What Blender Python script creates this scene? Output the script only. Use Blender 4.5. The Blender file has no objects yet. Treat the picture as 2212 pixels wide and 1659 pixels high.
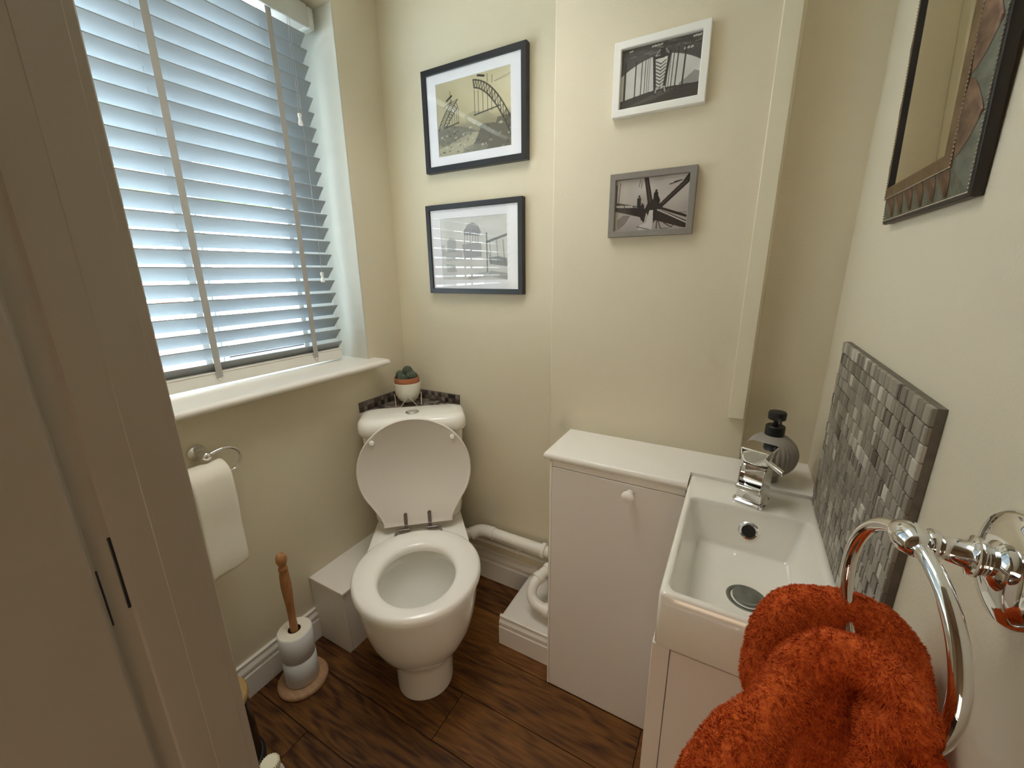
import bpy, bmesh, math, random
import numpy as np
from mathutils import Vector, Matrix
random.seed(7); rng = np.random.RandomState(11)
scene = bpy.context.scene
COL = scene.collection
PI = math.pi

# ------------------------------------------------------------------ camera
F_PX, PITCH, ROLL, YAW, EYE = 886.486, .2675996, -.01172137, -.5068809, 1.4
cp, sp, cy_, sy_ = math.cos(PITCH), math.sin(PITCH), math.cos(YAW), math.sin(YAW)
FWD = Vector((sy_*cp, cy_*cp, -sp)); RT = Vector((cy_, -sy_, 0)); UP = RT.cross(FWD)
cr, sr = math.cos(ROLL), math.sin(ROLL)
R2 = cr*RT + sr*UP; U2 = -sr*RT + cr*UP
camd = bpy.data.cameras.new('camera'); cam = bpy.data.objects.new('camera', camd); COL.objects.link(cam)
camd.sensor_width = 36; camd.lens = 36*F_PX/2212; camd.clip_start = .01; camd.clip_end = 100
M = Matrix((( R2.x, U2.x, -FWD.x, 0), (R2.y, U2.y, -FWD.y, 0), (R2.z, U2.z, -FWD.z, EYE), (0, 0, 0, 1)))
cam.matrix_world = M
scene.camera = cam
def ray(px, py): return FWD + R2*((px-1106)/F_PX) - U2*((py-829.5)/F_PX)
def at_depth(px, py, d): return Vector((0, 0, EYE)) + ray(px, py)*d

# ------------------------------------------------------------------ world, lights, exposure
world = bpy.data.worlds.new('sky'); scene.world = world; world.use_nodes = True
bg = world.node_tree.nodes['Background']
bg.inputs[0].default_value = (.83, .915, 1.0, 1); bg.inputs[1].default_value = 10.0
def area(name, loc, rot, sx, sy, power, color, portal=False):
    l = bpy.data.lights.new(name, 'AREA'); l.shape = 'RECTANGLE'; l.size = sx; l.size_y = sy
    l.energy = power; l.color = color
    o = bpy.data.objects.new(name, l); COL.objects.link(o); o.location = loc; o.rotation_euler = rot
    if portal: l.cycles.is_portal = True
    return o
area('window_portal', (-1.70, .65, 1.68), (0, -PI/2, 0), 1.30, 1.16, 1, (1, 1, 1), True)
hall_lamp = area('hall_light', (-.05, -.95, .60), (PI/2, 0, 0), .5, .5, 1.4, (1.0, .76, .54))
room_fill = area('ceiling_fill', (-.72, .72, 2.37), (0, 0, 0), .60, .60, 1.8, (1.0, .95, .88)); room_fill.data.spread = math.radians(125)  # added fill light that lifts the lower room, not a fitted lamp
scene.view_settings.view_transform = 'Standard'; scene.view_settings.look = 'None'
scene.view_settings.gamma = 1.0; scene.view_settings.use_curve_mapping = False
scene.view_settings.exposure = 1.5
scene.cycles.use_denoising = True
scene.cycles.max_bounces = 14; scene.cycles.diffuse_bounces = 8; scene.cycles.glossy_bounces = 6
scene.cycles.transparent_max_bounces = 12; scene.cycles.sample_clamp_indirect = 8

# ------------------------------------------------------------------ materials
def new_mat(name):
    m = bpy.data.materials.new(name); m.use_nodes = True
    return m, m.node_tree, m.node_tree.nodes['Principled BSDF']
def mat(name, col, rough=.5, metal=0., noise=0., nscale=20., bump=0., bscale=200., coat=0., spec=.5, col2=None, stretch=None):
    m, nt, p = new_mat(name)
    p.inputs['Base Color'].default_value = (*col, 1); p.inputs['Roughness'].default_value = rough
    p.inputs['Metallic'].default_value = metal; p.inputs['Coat Weight'].default_value = coat
    p.inputs['Specular IOR Level'].default_value = spec
    tc = nt.nodes.new('ShaderNodeTexCoord')
    src = tc.outputs['Object']
    if stretch:
        mp = nt.nodes.new('ShaderNodeMapping'); mp.inputs['Scale'].default_value = stretch
        nt.links.new(src, mp.inputs[0]); src = mp.outputs[0]
    if noise > 0 or col2:
        n = nt.nodes.new('ShaderNodeTexNoise'); n.inputs['Scale'].default_value = nscale; n.inputs['Detail'].default_value = 4
        nt.links.new(src, n.inputs['Vector'])
        rp = nt.nodes.new('ShaderNodeValToRGB')
        c2 = col2 or tuple(c*(1-noise) for c in col)
        rp.color_ramp.elements[0].color = (*c2, 1); rp.color_ramp.elements[0].position = .3
        rp.color_ramp.elements[1].color = (*col, 1); rp.color_ramp.elements[1].position = .7
        nt.links.new(n.outputs[0], rp.inputs[0]); nt.links.new(rp.outputs[0], p.inputs['Base Color'])
    if bump > 0:
        b = nt.nodes.new('ShaderNodeTexNoise'); b.inputs['Scale'].default_value = bscale; b.inputs['Detail'].default_value = 3
        nt.links.new(src, b.inputs['Vector'])
        bm_ = nt.nodes.new('ShaderNodeBump'); bm_.inputs['Strength'].default_value = bump; bm_.inputs['Distance'].default_value = .002
        nt.links.new(b.outputs[0], bm_.inputs['Height']); nt.links.new(bm_.outputs[0], p.inputs['Normal'])
    return m
def thin_glass(name, tint=(1, 1, 1), ior=1.5):
    m, nt, p = new_mat(name); nt.nodes.remove(p)
    out = nt.nodes['Material Output']
    tr = nt.nodes.new('ShaderNodeBsdfTransparent'); tr.inputs[0].default_value = (*tint, 1)
    gl = nt.nodes.new('ShaderNodeBsdfGlossy'); gl.inputs['Roughness'].default_value = .01
    fr = nt.nodes.new('ShaderNodeFresnel'); fr.inputs[0].default_value = ior
    mx = nt.nodes.new('ShaderNodeMixShader')
    ge = nt.nodes.new('ShaderNodeNewGeometry'); su = nt.nodes.new('ShaderNodeMath'); su.operation = 'SUBTRACT'; su.use_clamp = True
    nt.links.new(fr.outputs[0], su.inputs[0]); nt.links.new(ge.outputs['Backfacing'], su.inputs[1])
    nt.links.new(su.outputs[0], mx.inputs[0]); nt.links.new(tr.outputs[0], mx.inputs[1]); nt.links.new(gl.outputs[0], mx.inputs[2])
    nt.links.new(mx.outputs[0], out.inputs[0])
    return m
def print_mat(name, rough=.5):
    m, nt, p = new_mat(name)
    a = nt.nodes.new('ShaderNodeVertexColor'); a.layer_name = 'print'
    nt.links.new(a.outputs[0], p.inputs['Base Color']); p.inputs['Roughness'].default_value = rough
    return m
def wood(name, dark, light, rough=.4, scale=(1.2, 14, 14), nscale=3.0, ring=0.0):
    m, nt, p = new_mat(name)
    tc = nt.nodes.new('ShaderNodeTexCoord'); oi = nt.nodes.new('ShaderNodeObjectInfo')
    ad = nt.nodes.new('ShaderNodeVectorMath'); ad.operation = 'ADD'
    sc = nt.nodes.new('ShaderNodeVectorMath'); sc.operation = 'SCALE'; sc.inputs[3].default_value = 7.0
    cb = nt.nodes.new('ShaderNodeCombineXYZ')
    for i in range(3): nt.links.new(oi.outputs['Random'], cb.inputs[i])
    nt.links.new(cb.outputs[0], sc.inputs[0])
    nt.links.new(tc.outputs['Object'], ad.inputs[0]); nt.links.new(sc.outputs[0], ad.inputs[1])
    mp = nt.nodes.new('ShaderNodeMapping'); mp.inputs['Scale'].default_value = scale
    nt.links.new(ad.outputs[0], mp.inputs[0])
    n = nt.nodes.new('ShaderNodeTexNoise'); n.inputs['Scale'].default_value = nscale; n.inputs['Detail'].default_value = 2
    n.inputs['Distortion'].default_value = .6
    nt.links.new(mp.outputs[0], n.inputs['Vector'])
    # cathedral grain: contour lines of the low-frequency noise
    mu = nt.nodes.new('ShaderNodeMath'); mu.operation = 'MULTIPLY'; mu.inputs[1].default_value = 60 if ring == 0 else ring
    sn = nt.nodes.new('ShaderNodeMath'); sn.operation = 'SINE'
    nt.links.new(n.outputs[0], mu.inputs[0]); nt.links.new(mu.outputs[0], sn.inputs[0])
    n2 = nt.nodes.new('ShaderNodeTexNoise'); n2.inputs['Scale'].default_value = nscale*6; n2.inputs['Detail'].default_value = 6
    mp2 = nt.nodes.new('ShaderNodeMapping'); mp2.inputs['Scale'].default_value = (scale[0], scale[1]*2.2, scale[2]*2.2)
    nt.links.new(ad.outputs[0], mp2.inputs[0]); nt.links.new(mp2.outputs[0], n2.inputs['Vector'])
    m1 = nt.nodes.new('ShaderNodeMath'); m1.operation = 'MULTIPLY_ADD'; m1.inputs[1].default_value = .095; m1.inputs[2].default_value = .0
    nt.links.new(sn.outputs[0], m1.inputs[0])
    m2 = nt.nodes.new('ShaderNodeMath'); m2.operation = 'ADD'
    nt.links.new(m1.outputs[0], m2.inputs[0]); nt.links.new(n2.outputs[0], m2.inputs[1])
    m3 = nt.nodes.new('ShaderNodeMath'); m3.operation = 'MULTIPLY_ADD'; m3.inputs[1].default_value = .28; 
    nt.links.new(oi.outputs['Random'], m3.inputs[0]); nt.links.new(m2.outputs[0], m3.inputs[2])
    rp = nt.nodes.new('ShaderNodeValToRGB')
    rp.color_ramp.elements[0].color = (*dark, 1); rp.color_ramp.elements[0].position = .35
    rp.color_ramp.elements[1].color = (*light, 1); rp.color_ramp.elements[1].position = .95
    nt.links.new(m3.outputs[0], rp.inputs[0]); nt.links.new(rp.outputs[0], p.inputs['Base Color'])
    p.inputs['Roughness'].default_value = rough; p.inputs['Specular IOR Level'].default_value = .3
    return m

WALLC = (.70, .635, .49)
M_wall = mat('cream_wall_paint', WALLC, .75, noise=.03, nscale=3, bump=.25, bscale=260)
M_ceil = mat('white_ceiling_paint', (.85, .84, .80), .8, bump=.1)
M_gloss = mat('white_gloss_wood_paint', (.80, .765, .71), .32, noise=.03, nscale=4, bump=.06, bscale=60)
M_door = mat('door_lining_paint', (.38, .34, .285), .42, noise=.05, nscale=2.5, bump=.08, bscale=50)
M_unit = mat('white_cabinet_paint', (.79, .735, .69), .42, noise=.02, nscale=3, bump=.05, bscale=80)
M_unit_edge = mat('white_cabinet_edge', (.88, .84, .79), .4)
M_ceramic = mat('white_glazed_ceramic', (.90, .88, .83), .12, coat=.5, spec=.6)
M_seat = mat('white_painted_seat', (.90, .875, .83), .22, coat=.3)
M_lidin = mat('white_painted_lid', (.78, .73, .68), .35)
M_basin = mat('white_basin_ceramic', (.90, .875, .80), .1, coat=.5, spec=.6)
M_plastic = mat('white_plastic', (.80, .78, .72), .4)
M_pipe = mat('white_painted_pipe', (.84, .815, .75), .4, bump=.15, bscale=120)
M_upvc = mat('white_upvc', (.80, .86, .88), .3)
M_gasket = mat('black_gasket', (.02, .02, .025), .6)
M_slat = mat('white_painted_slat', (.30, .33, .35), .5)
M_tape = mat('white_woven_tape', (.40, .39, .37), .85, bump=.3, bscale=900)
M_rail = mat('white_blind_rail', (.80, .78, .74), .4)
M_chrome = mat('polished_chrome', (.82, .83, .84), .06, metal=1.)
M_steel = mat('brushed_steel', (.45, .45, .44), .3, metal=1.)
M_dark_steel = mat('dark_waste_metal', (.30, .32, .31), .33, metal=1.)
M_bronze = mat('worn_bronze_hinge', (.20, .165, .15), .35, metal=.9)
M_black = mat('black_plastic', (.008, .008, .010), .45)
M_black_frame = mat('black_frame_lacquer', (.012, .013, .018), .35)
M_grey_frame = mat('grey_painted_frame', (.235, .215, .195), .55, noise=.1, nscale=60)
M_white_frame = mat('white_painted_frame', (.83, .83, .80), .4)
M_mat = mat('white_mount_card', (.80, .81, .87), .9, bump=.1, bscale=900)
M_glass = thin_glass('picture_glass', ior=1.62)
M_pane = thin_glass('window_glass', (.96, .99, .99), 1.45)
M_mirror = mat('mirror_silver', (.90, .91, .88), .01, metal=1.)
M_print = print_mat('print_ink')
M_grout = mat('mosaic_grout', (.10, .088, .07), .9, bump=.4, bscale=300)
M_tissue = mat('toilet_tissue', (.83, .79, .69), .95, bump=.5, bscale=500)
M_tissue_blue = mat('quilted_tissue_wrapper', (.82, .84, .86), .8, bump=.5, bscale=260)
M_card = mat('cardboard_core', (.16, .10, .06), .9)
M_beech = wood('turned_beech', (.33, .145, .055), (.52, .26, .11), .45, (14, 14, 2), 3, 20)
M_base = wood('pale_turned_base', (.36, .21, .115), (.55, .35, .20), .5, (3, 14, 14), 3, 20)
M_bamboo = mat('bamboo_lid', (.46, .30, .12), .5, noise=.25, nscale=30, stretch=(1, 8, 1))
M_terra = mat('terracotta', (.46, .17, .075), .85, noise=.12, nscale=30, bump=.3, bscale=300)
M_pot = mat('cream_matt_pot', (.78, .76, .67), .6, noise=.05, nscale=40)
M_soil = mat('dark_soil', (.05, .035, .025), .95, bump=.8, bscale=400)
M_cactus = mat('cactus_green', (.085, .12, .075), .8, noise=.4, nscale=60)
M_spine = mat('pale_cactus_spines', (.42, .43, .36), .8)
M_stand = mat('pale_gold_wire', (.85, .76, .68), .35, metal=.7)
M_soap = mat('taupe_stoneware', (.31, .285, .25), .5, noise=.06, nscale=50)
M_floor = wood('walnut_plank', (.040, .0130, .0026), (.215, .088, .018), .5, (1.1, 5.0, 5.0), 1.6, 55)
M_floor_gap = mat('floor_joint', (.03, .014, .006), .8)
M_shade_blue = mat('cream_ribbed_cap', (.80, .78, .62), .5)
M_stone = mat('exterior_paving', (.40, .39, .37), .9, noise=.2, nscale=6)
M_render = mat('pale_garden_brick', (.72, .70, .66), .9, noise=.1, nscale=8)
M_redbrick = mat('red_garden_brick', (.42, .12, .09), .9, noise=.2, nscale=20)
M_greybrick = mat('grey_garden_brick', (.33, .31, .29), .9, noise=.2, nscale=20)
M_copperframe = None

# ------------------------------------------------------------------ mesh helpers
class MB:
    def __init__(s): s.v = []; s.f = []
    def add(s, vs, fs):
        b = len(s.v); s.v += [tuple(v) for v in vs]; s.f += [tuple(i+b for i in f) for f in fs]; return s
    def box(s, x0, x1, y0, y1, z0, z1):
        return s.add([(x0,y0,z0),(x1,y0,z0),(x1,y1,z0),(x0,y1,z0),(x0,y0,z1),(x1,y0,z1),(x1,y1,z1),(x0,y1,z1)],
                     [(0,3,2,1),(4,5,6,7),(0,1,5,4),(1,2,6,5),(2,3,7,6),(3,0,4,7)])
    def loft(s, rings, cap0=True, cap1=True, closed=True):
        n = len(rings[0]); vs = [p for r in rings for p in r]; fs = []
        for k in range(len(rings)-1):
            for i in range(n if closed else n-1):
                j = (i+1) % n
                fs.append((k*n+i, k*n+j, (k+1)*n+j, (k+1)*n+i))
        if cap0: fs.append(tuple(reversed(range(n))))
        if cap1: fs.append(tuple(range((len(rings)-1)*n, len(rings)*n)))
        return s.add(vs, fs)
    def lathe(s, prof, c=(0,0,0), axis=(0,0,1), n=32, cap0=True, cap1=True):
        ax = Vector(axis).normalized(); a = ax.orthogonal().normalized(); b = ax.cross(a); c = Vector(c)
        rings = [[c + ax*h + (a*math.cos(2*PI*i/n) + b*math.sin(2*PI*i/n))*max(r, 1e-5) for i in range(n)] for r, h in prof]
        return s.loft(rings, cap0, cap1)
    def tube(s, pts, r, n=16, closed=False, caps=True):
        pts = [Vector(p) for p in pts]; m = len(pts); rs = r if hasattr(r, '__len__') else [r]*m
        T = []
        for i in range(m):
            if closed: t = pts[(i+1) % m]-pts[i-1]
            else: t = pts[min(i+1, m-1)]-pts[max(i-1, 0)]
            T.append(t.normalized())
        u = T[0].orthogonal().normalized(); rings = []
        for i in range(m):
            u = (u - T[i]*u.dot(T[i])).normalized(); w = T[i].cross(u)
            rings.append([pts[i] + (u*math.cos(2*PI*k/n) + w*math.sin(2*PI*k/n))*rs[i] for k in range(n)])
        if closed: return s.loft(rings+[rings[0]], False, False)
        return s.loft(rings, caps, caps)
    def prism(s, poly, z0, z1):
        n = len(poly)
        return s.add([(x, y, z0) for x, y in poly]+[(x, y, z1) for x, y in poly],
                     [tuple(reversed(range(n))), tuple(range(n, 2*n))] + [(i, (i+1) % n, n+(i+1) % n, n+i) for i in range(n)])
    def xform(s, m):
        s.v = [tuple(m @ Vector(v)) for v in s.v]; return s
def build(name, mb, m, parent=None, smooth=False, bevel=0., seg=2, auto=None, subsurf=0):
    me = bpy.data.meshes.new(name); me.from_pydata(mb.v, [], mb.f)
    bm = bmesh.new(); bm.from_mesh(me); bmesh.ops.remove_doubles(bm, verts=bm.verts, dist=1e-6)
    bmesh.ops.recalc_face_normals(bm, faces=bm.faces); bm.to_mesh(me); bm.free()
    me.materials.append(m)
    if smooth:
        me.polygons.foreach_set('use_smooth', [True]*len(me.polygons))
        me.set_sharp_from_angle(angle=math.radians(auto or 40))
    me.update()
    o = bpy.data.objects.new(name, me); COL.objects.link(o)
    if parent: o.parent = parent
    if bevel:
        b = o.modifiers.new('bevel', 'BEVEL'); b.width = bevel; b.segments = seg; b.limit_method = 'ANGLE'; b.angle_limit = math.radians(35)
        b.harden_normals = False
        me.polygons.foreach_set('use_smooth', [True]*len(me.polygons)); me.set_sharp_from_angle(angle=math.radians(35))
    if subsurf:
        b = o.modifiers.new('subsurf', 'SUBSURF'); b.levels = subsurf; b.render_levels = subsurf
    return o
def empty(name, loc=(0,0,0), rot=(0,0,0)):
    o = bpy.data.objects.new(name, None); COL.objects.link(o); o.location = loc; o.rotation_euler = rot; o.empty_display_size = .05
    return o
def tag(o, label=None, cat=None, group=None, kind=None):
    if label: o['label'] = label
    if cat: o['category'] = cat
    if group: o['group'] = group
    if kind: o['kind'] = kind
    return o
def place(name, me, parent, loc=(0,0,0), rot=None):
    o = bpy.data.objects.new(name, me); COL.objects.link(o); o.parent = parent; o.location = loc
    if rot: o.rotation_euler = rot
    return o
def rrect(x0, x1, y0, y1, z, r, n=6):
    out = []
    for cx, cy, a0 in ((x1-r, y1-r, 0), (x0+r, y1-r, PI/2), (x0+r, y0+r, PI), (x1-r, y0+r, 3*PI/2)):
        for i in range(n+1):
            a = a0 + PI/2*i/n; out.append((cx+r*math.cos(a), cy+r*math.sin(a), z))
    return out
def arc_pts(pts, n=8):
    """Catmull-Rom through points"""
    P = [Vector(p) for p in pts]; P = [P[0]*2-P[1]] + P + [P[-1]*2-P[-2]]; out = []
    for i in range(1, len(P)-2):
        for k in range(n):
            t = k/n
            out.append(.5*((2*P[i]) + (P[i+1]-P[i-1])*t + (2*P[i-1]-5*P[i]+4*P[i+1]-P[i+2])*t*t + (3*P[i]-P[i-1]-3*P[i+1]+P[i+2])*t**3))
    out.append(P[-2]); return out

# ------------------------------------------------------------------ room shell
XL, XR, YB, YF, ZC = -1.335, .21, 1.385, .20, 2.40
WY0, WY1, WZ0, WZ1 = .12, 1.18, 1.056, 2.285            # window opening in the left wall
fl = build('floor', MB().box(XL-.05, XR+.05, -1.4, YB+.05, -.05, -.004), M_floor_gap); tag(fl, kind='structure')
rows = [-.505, -.335, -.165, .005, .175, .350, .525, .692, .862, 1.032, 1.202, 1.372, 1.50]
joints = [(-.9, .3), (-.3,), (-1.0, .1), (-.5,), (-.1,), (-1.05, .02), (-.30,), (-.685,), (-1.02, -.12), (-.45,), (-.95, 0.), (-.5,)]
for k in range(len(rows)-1):
    xs = [XL] + [j for j in joints[k] if XL < j < XR] + [XR]
    for a, b in zip(xs[:-1], xs[1:]):
        y0, y1 = rows[k], min(rows[k+1], YB)
        if y1 - y0 < .005: continue
        w, d = b-a-.0022, y1-y0-.0022
        p = build('plank', MB().box(0, w, 0, d, -.006, 0), M_floor, fl, bevel=.0008, seg=1)
        p.location = (a+.0011, y0+.0011, 0)
tag(build('ceiling', MB().box(XL-.3, XR+.05, -.03, YB+.05, ZC, ZC+.05), M_ceil), kind='structure')
mb = MB()
WT = .34
mb.box(XL-WT, XL, -.05, WY0, 0, ZC); mb.box(XL-WT, XL, WY1, YB+.05, 0, ZC)
mb.box(XL-WT, XL, WY0, WY1, 0, WZ0-.025); mb.box(XL-WT, XL, WY0, WY1, WZ1, ZC)
tag(build('wall_left', mb, M_wall), kind='structure')
tag(build('wall_back', MB().box(XL, XR+.05, YB, YB+.05, 0, ZC), M_wall), kind='structure')
tag(build('wall_right', MB().box(XR, XR+.05, -1.4, YB, 0, ZC), M_wall), kind='structure')
mb = MB().box(XL, -.575, -.03, YF, 0, ZC).box(-.575, XR, -.03, YF, 2.04, ZC)
tag(build('wall_front', mb, M_wall), kind='structure')
# boxed-in section that carries the white and grey frames
tag(build('wall_boxing', MB().box(-.54, .046, 1.24, YB, 0, ZC), M_wall, bevel=.004), kind='structure')
tag(build('wall_recess', MB().box(.0465, XR, 1.29, YB, 0, ZC), M_wall), kind='structure')
tag(build('trim_1', MB().box(0.002, .041, 1.224, 1.2405, 1.003, ZC), mat('trim_wall_paint', (.73, .675, .52), .5), bevel=.002), kind='structure')
# hall behind the camera
mb = MB().box(-1.4, -1.35, -1.4, -.03, 0, ZC).box(-1.4, XR, -1.45, -1.4, 0, ZC).box(-1.4, XR+.05, -1.4, -.03, ZC, ZC+.04)
tag(build('wall_hall', mb, mat('hall_wall_paint', (.70, .60, .48), .8)), kind='structure')
# door lining (left jamb of the doorway the photo is taken through)
dr = empty('door_1', (-.55, 0, 0)); tag(dr, 'off-white painted door lining at the near left', kind='structure')
XJ = -.55
jp = [(-.03, .0012), (.0985, .0012), (.1005, .0004), (.1025, -.0040), (.1040, -.0050), (.1195, -.0050), (.1220, -.0046), (.1240, -.0005), (.126, .0), (.1545, .0), (.1552, .0005), (.1900, .0005), (.1908, .0001), (.1985, .0001), (.2000, -.0012), (.2002, -.025), (-.03, -.025)]
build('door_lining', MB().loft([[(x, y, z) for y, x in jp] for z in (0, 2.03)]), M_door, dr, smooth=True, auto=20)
build('latch_slot', MB().box(-.009, -.0042, .1190, .1222, 1.045, 1.135), M_black, dr, bevel=.001)
build('latch_slot', MB().box(-.009, -.0042, .1035, .1055, 1.035, 1.105), M_black, dr, bevel=.001)
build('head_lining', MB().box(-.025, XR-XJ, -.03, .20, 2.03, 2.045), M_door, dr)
# skirting boards
def skirting(name, p0, p1, nrm, h=.135, t=.018, m=M_gloss):
    p0, p1, nrm = Vector(p0), Vector(p1), Vector(nrm)
    prof = [(0, 0), (t, 0), (t, h*.62), (t*.80, h*.655), (t*.72, h*.70), (t*.92, h*.735), (t*.90, h*.80), (t*.55, h*.88), (t*.45, h*.93), (t*.62, h*.945), (t*.60, h*.985), (t*.4, h), (0, h)]
    mb = MB().loft([[p + nrm*a + Vector((0,0,b)) for a, b in prof] for p in (p0, p1)])
    return build(name, mb, m, smooth=True, auto=25)
tag(skirting('baseboard_left', (XL, .2, 0), (XL, .782, 0), (1,0,0)), kind='structure')
tag(skirting('baseboard_back', (-1.15, YB, 0), (-.45, YB, 0), (0,-1,0), .148, .019), kind='structure')
tag(skirting('baseboard_front', (XL, YF, 0), (-.60, YF, 0), (0,1,0)), kind='structure')

# ------------------------------------------------------------------ window
win = empty('window_1', (XL, .65, WZ0)); tag(win, 'white framed window behind the venetian blind', kind='structure')
def wbox(name, x0, x1, y0, y1, z0, z1, m=M_upvc, bevel=.003):
    o = build(name, MB().box(x0-XL, x1-XL, y0-.65, y1-.65, z0-WZ0, z1-WZ0), m, win, bevel=bevel); return o
FX0, FX1 = -1.58, -1.505
mb = MB()
def fr(y0, y1, z0, z1, x0=FX0, x1=FX1): mb.box(x0-XL, x1-XL, y0-.65, y1-.65, z0-WZ0, z1-WZ0)
fr(WY0, WY0+.06, WZ0, WZ1); fr(1.082, WY1, WZ0, WZ1); fr(WY0+.06, 1.082, WZ0, WZ0+.045); fr(WY0+.06, 1.082, WZ1-.09, WZ1)
fr(.680, .718, WZ0+.045, WZ1-.045)
build('window_frame', mb, M_upvc, win, bevel=.004)
mb = MB()
fr(1.012, 1.057, WZ0+.048, WZ1-.048, -1.57, -1.494); fr(.721, .731, WZ0+.048, WZ1-.048, -1.57, -1.494)
fr(.731, 1.012, WZ0+.048, WZ0+.073, -1.57, -1.494); fr(.731, 1.012, WZ1-.073, WZ1-.048, -1.57, -1.494)
build('casement_sash', mb, M_upvc, win, bevel=.003)
mb = MB(); fr(1.0575, 1.0635, WZ0+.045, WZ1-.045, -1.57, -1.500); fr(.731, 1.012, WZ0+.0735, WZ0+.077, -1.57, -1.501)
build('gasket', mb, M_gasket, win)
mb = MB(); fr(1.064, 1.0815, WZ0+.045, WZ1-.045, -1.57, -1.5025); build('inner_bead', mb, M_upvc, win, bevel=.003)
mb = MB(); fr(.18, .68, WZ0+.045, WZ1-.045, -1.545, -1.539); build('pane', mb, M_pane, win)
mb = MB(); fr(.73, 1.014, WZ0+.07, WZ1-.07, -1.545, -1.539); build('pane', mb, M_pane, win)
# sill board with round nose and a horn past the opening
prof = [(-1.56, 1.056), (-1.265, 1.056), (-1.256, 1.0545), (-1.250, 1.050), (-1.248, 1.0435), (-1.250, 1.037), (-1.256, 1.0325), (-1.265, 1.031), (-1.56, 1.031)]
prof_n = [(max(x, XL-.0), z) for x, z in prof]
mb = MB().loft([[(x-XL, y-.65, z-WZ0) for x, z in prof] for y in (WY0, WY1)])
mb.loft([[(x-XL, y-.65, z-WZ0) for x, z in prof_n] for y in (WY1, 1.205, 1.212)])
o = build('window_sill', mb, M_gloss, win, smooth=True, auto=50)
# reveal lining
o = build('window_reveal', MB().box(-1.5045-XL, 0.0005, WY1-.006-.65, WY1+.001-.65, 0, WZ1-WZ0), mat('reveal_paint', (.60, .59, .53), .5), win, bevel=.001)

# exterior seen through the gaps
tag(build('ground_outside', MB().box(-12, XL-WT-.02, -8, 10, -.32, -.3), M_stone), kind='structure')
gw = empty('garden_wall', (-6.0, 3.3, -.3)); tag(gw, 'pale brick garden wall with red bricks outside the window', 'wall')
build('core', MB().box(-.2, -.012, -2.2, 2.2, 0, 2.55), M_render, gw)
bme = []
for m in (M_render, M_redbrick, M_greybrick):
    t = build('brick', MB().box(-.012, .004, 0, .225, 0, .08), m, None, bevel=.003, seg=1); bme.append((t.data, t))
n = 0
for r in range(28):
    y = -1.5 + (0 if r % 2 else .12); k = 0
    while y < 1.45 and n < 298:
        half = (k + r // 3) % 2
        me, t0 = bme[0] if half == 0 else (bme[1] if (r % 9) in (0, 1, 5, 6, 7) else bme[2] if (r % 9) in (2, 3) else bme[0])
        o = place('brick', me, gw, (0, y, .02+r*.088))
        md = o.modifiers.new('bevel', 'BEVEL'); md.width = .003; md.segments = 1
        y += .24; k += 1; n += 1
for me, t in bme: bpy.data.objects.remove(t)
hd = MB()
for i in range(260):
    a, b, c = rng.uniform(-.1, 1.2), rng.uniform(-2.2, 2.2), rng.uniform(2.3, 2.75)
    hd.lathe([(0.0, -.12), (.11, -.05), (.12, .04), (0.0, .13)], (a*.3-.5, b, c), (rng.uniform(-1,1), rng.uniform(-1,1), 1), 6)
hg = build('hedge', hd.xform(Matrix.Translation((-6.3, 3.3, -.3))), mat('hedge_leaves', (.10, .16, .06), .9, noise=.5, nscale=30)); tag(hg, 'green hedge above the garden wall outside the window', 'hedge', kind='stuff')

# ------------------------------------------------------------------ venetian blind
bl = empty('venetian_blind', (-1.42, .65, 1.07)); tag(bl, 'white wide-slat venetian blind with cloth tapes over the window', 'blind')
def bb(x0, x1, y0, y1, z0, z1): return MB().box(x0+1.42, x1+1.42, y0-.65, y1-.65, z0-1.07, z1-1.07)
SW, TILT, TH = .0515, math.radians(46), .0028
n = 8; top = []; bot = []
for i in range(n+1):
    s = i/n*SW; crown = .0022*(1-(2*i/n-1)**2)
    x = -s*math.cos(TILT) - crown*math.sin(TILT)*0.3; z = -s*math.sin(TILT) + crown*math.cos(TILT)
    top.append((x, z+TH/2)); bot.append((x, z-TH/2))
sec = top + bot[::-1]
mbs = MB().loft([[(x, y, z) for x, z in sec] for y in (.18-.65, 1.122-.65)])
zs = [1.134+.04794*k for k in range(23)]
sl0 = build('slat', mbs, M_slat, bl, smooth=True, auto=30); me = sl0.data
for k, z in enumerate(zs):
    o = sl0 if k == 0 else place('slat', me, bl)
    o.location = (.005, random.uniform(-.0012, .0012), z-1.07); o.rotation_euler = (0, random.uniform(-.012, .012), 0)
build('bottom_rail', bb(-1.448, -1.418, .18, 1.118, 1.0655, 1.103).xform(Matrix.Identity(4)), M_rail, bl, bevel=.003)
build('bottom_rail_cap', bb(-1.450, -1.4165, .18, 1.1205, 1.1025, 1.107), M_rail, bl, bevel=.0015)
build('head_rail', bb(-1.462, -1.408, .175, 1.150, 2.214, 2.262), M_rail, bl, bevel=.004)
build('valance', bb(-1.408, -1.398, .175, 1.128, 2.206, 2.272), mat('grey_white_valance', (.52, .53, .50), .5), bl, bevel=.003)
build('valance_return', bb(-1.4575, -1.398, 1.1285, 1.153, 2.206, 2.270), mat('valance_end', (.60, .61, .57), .5), bl, bevel=.006)
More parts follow.
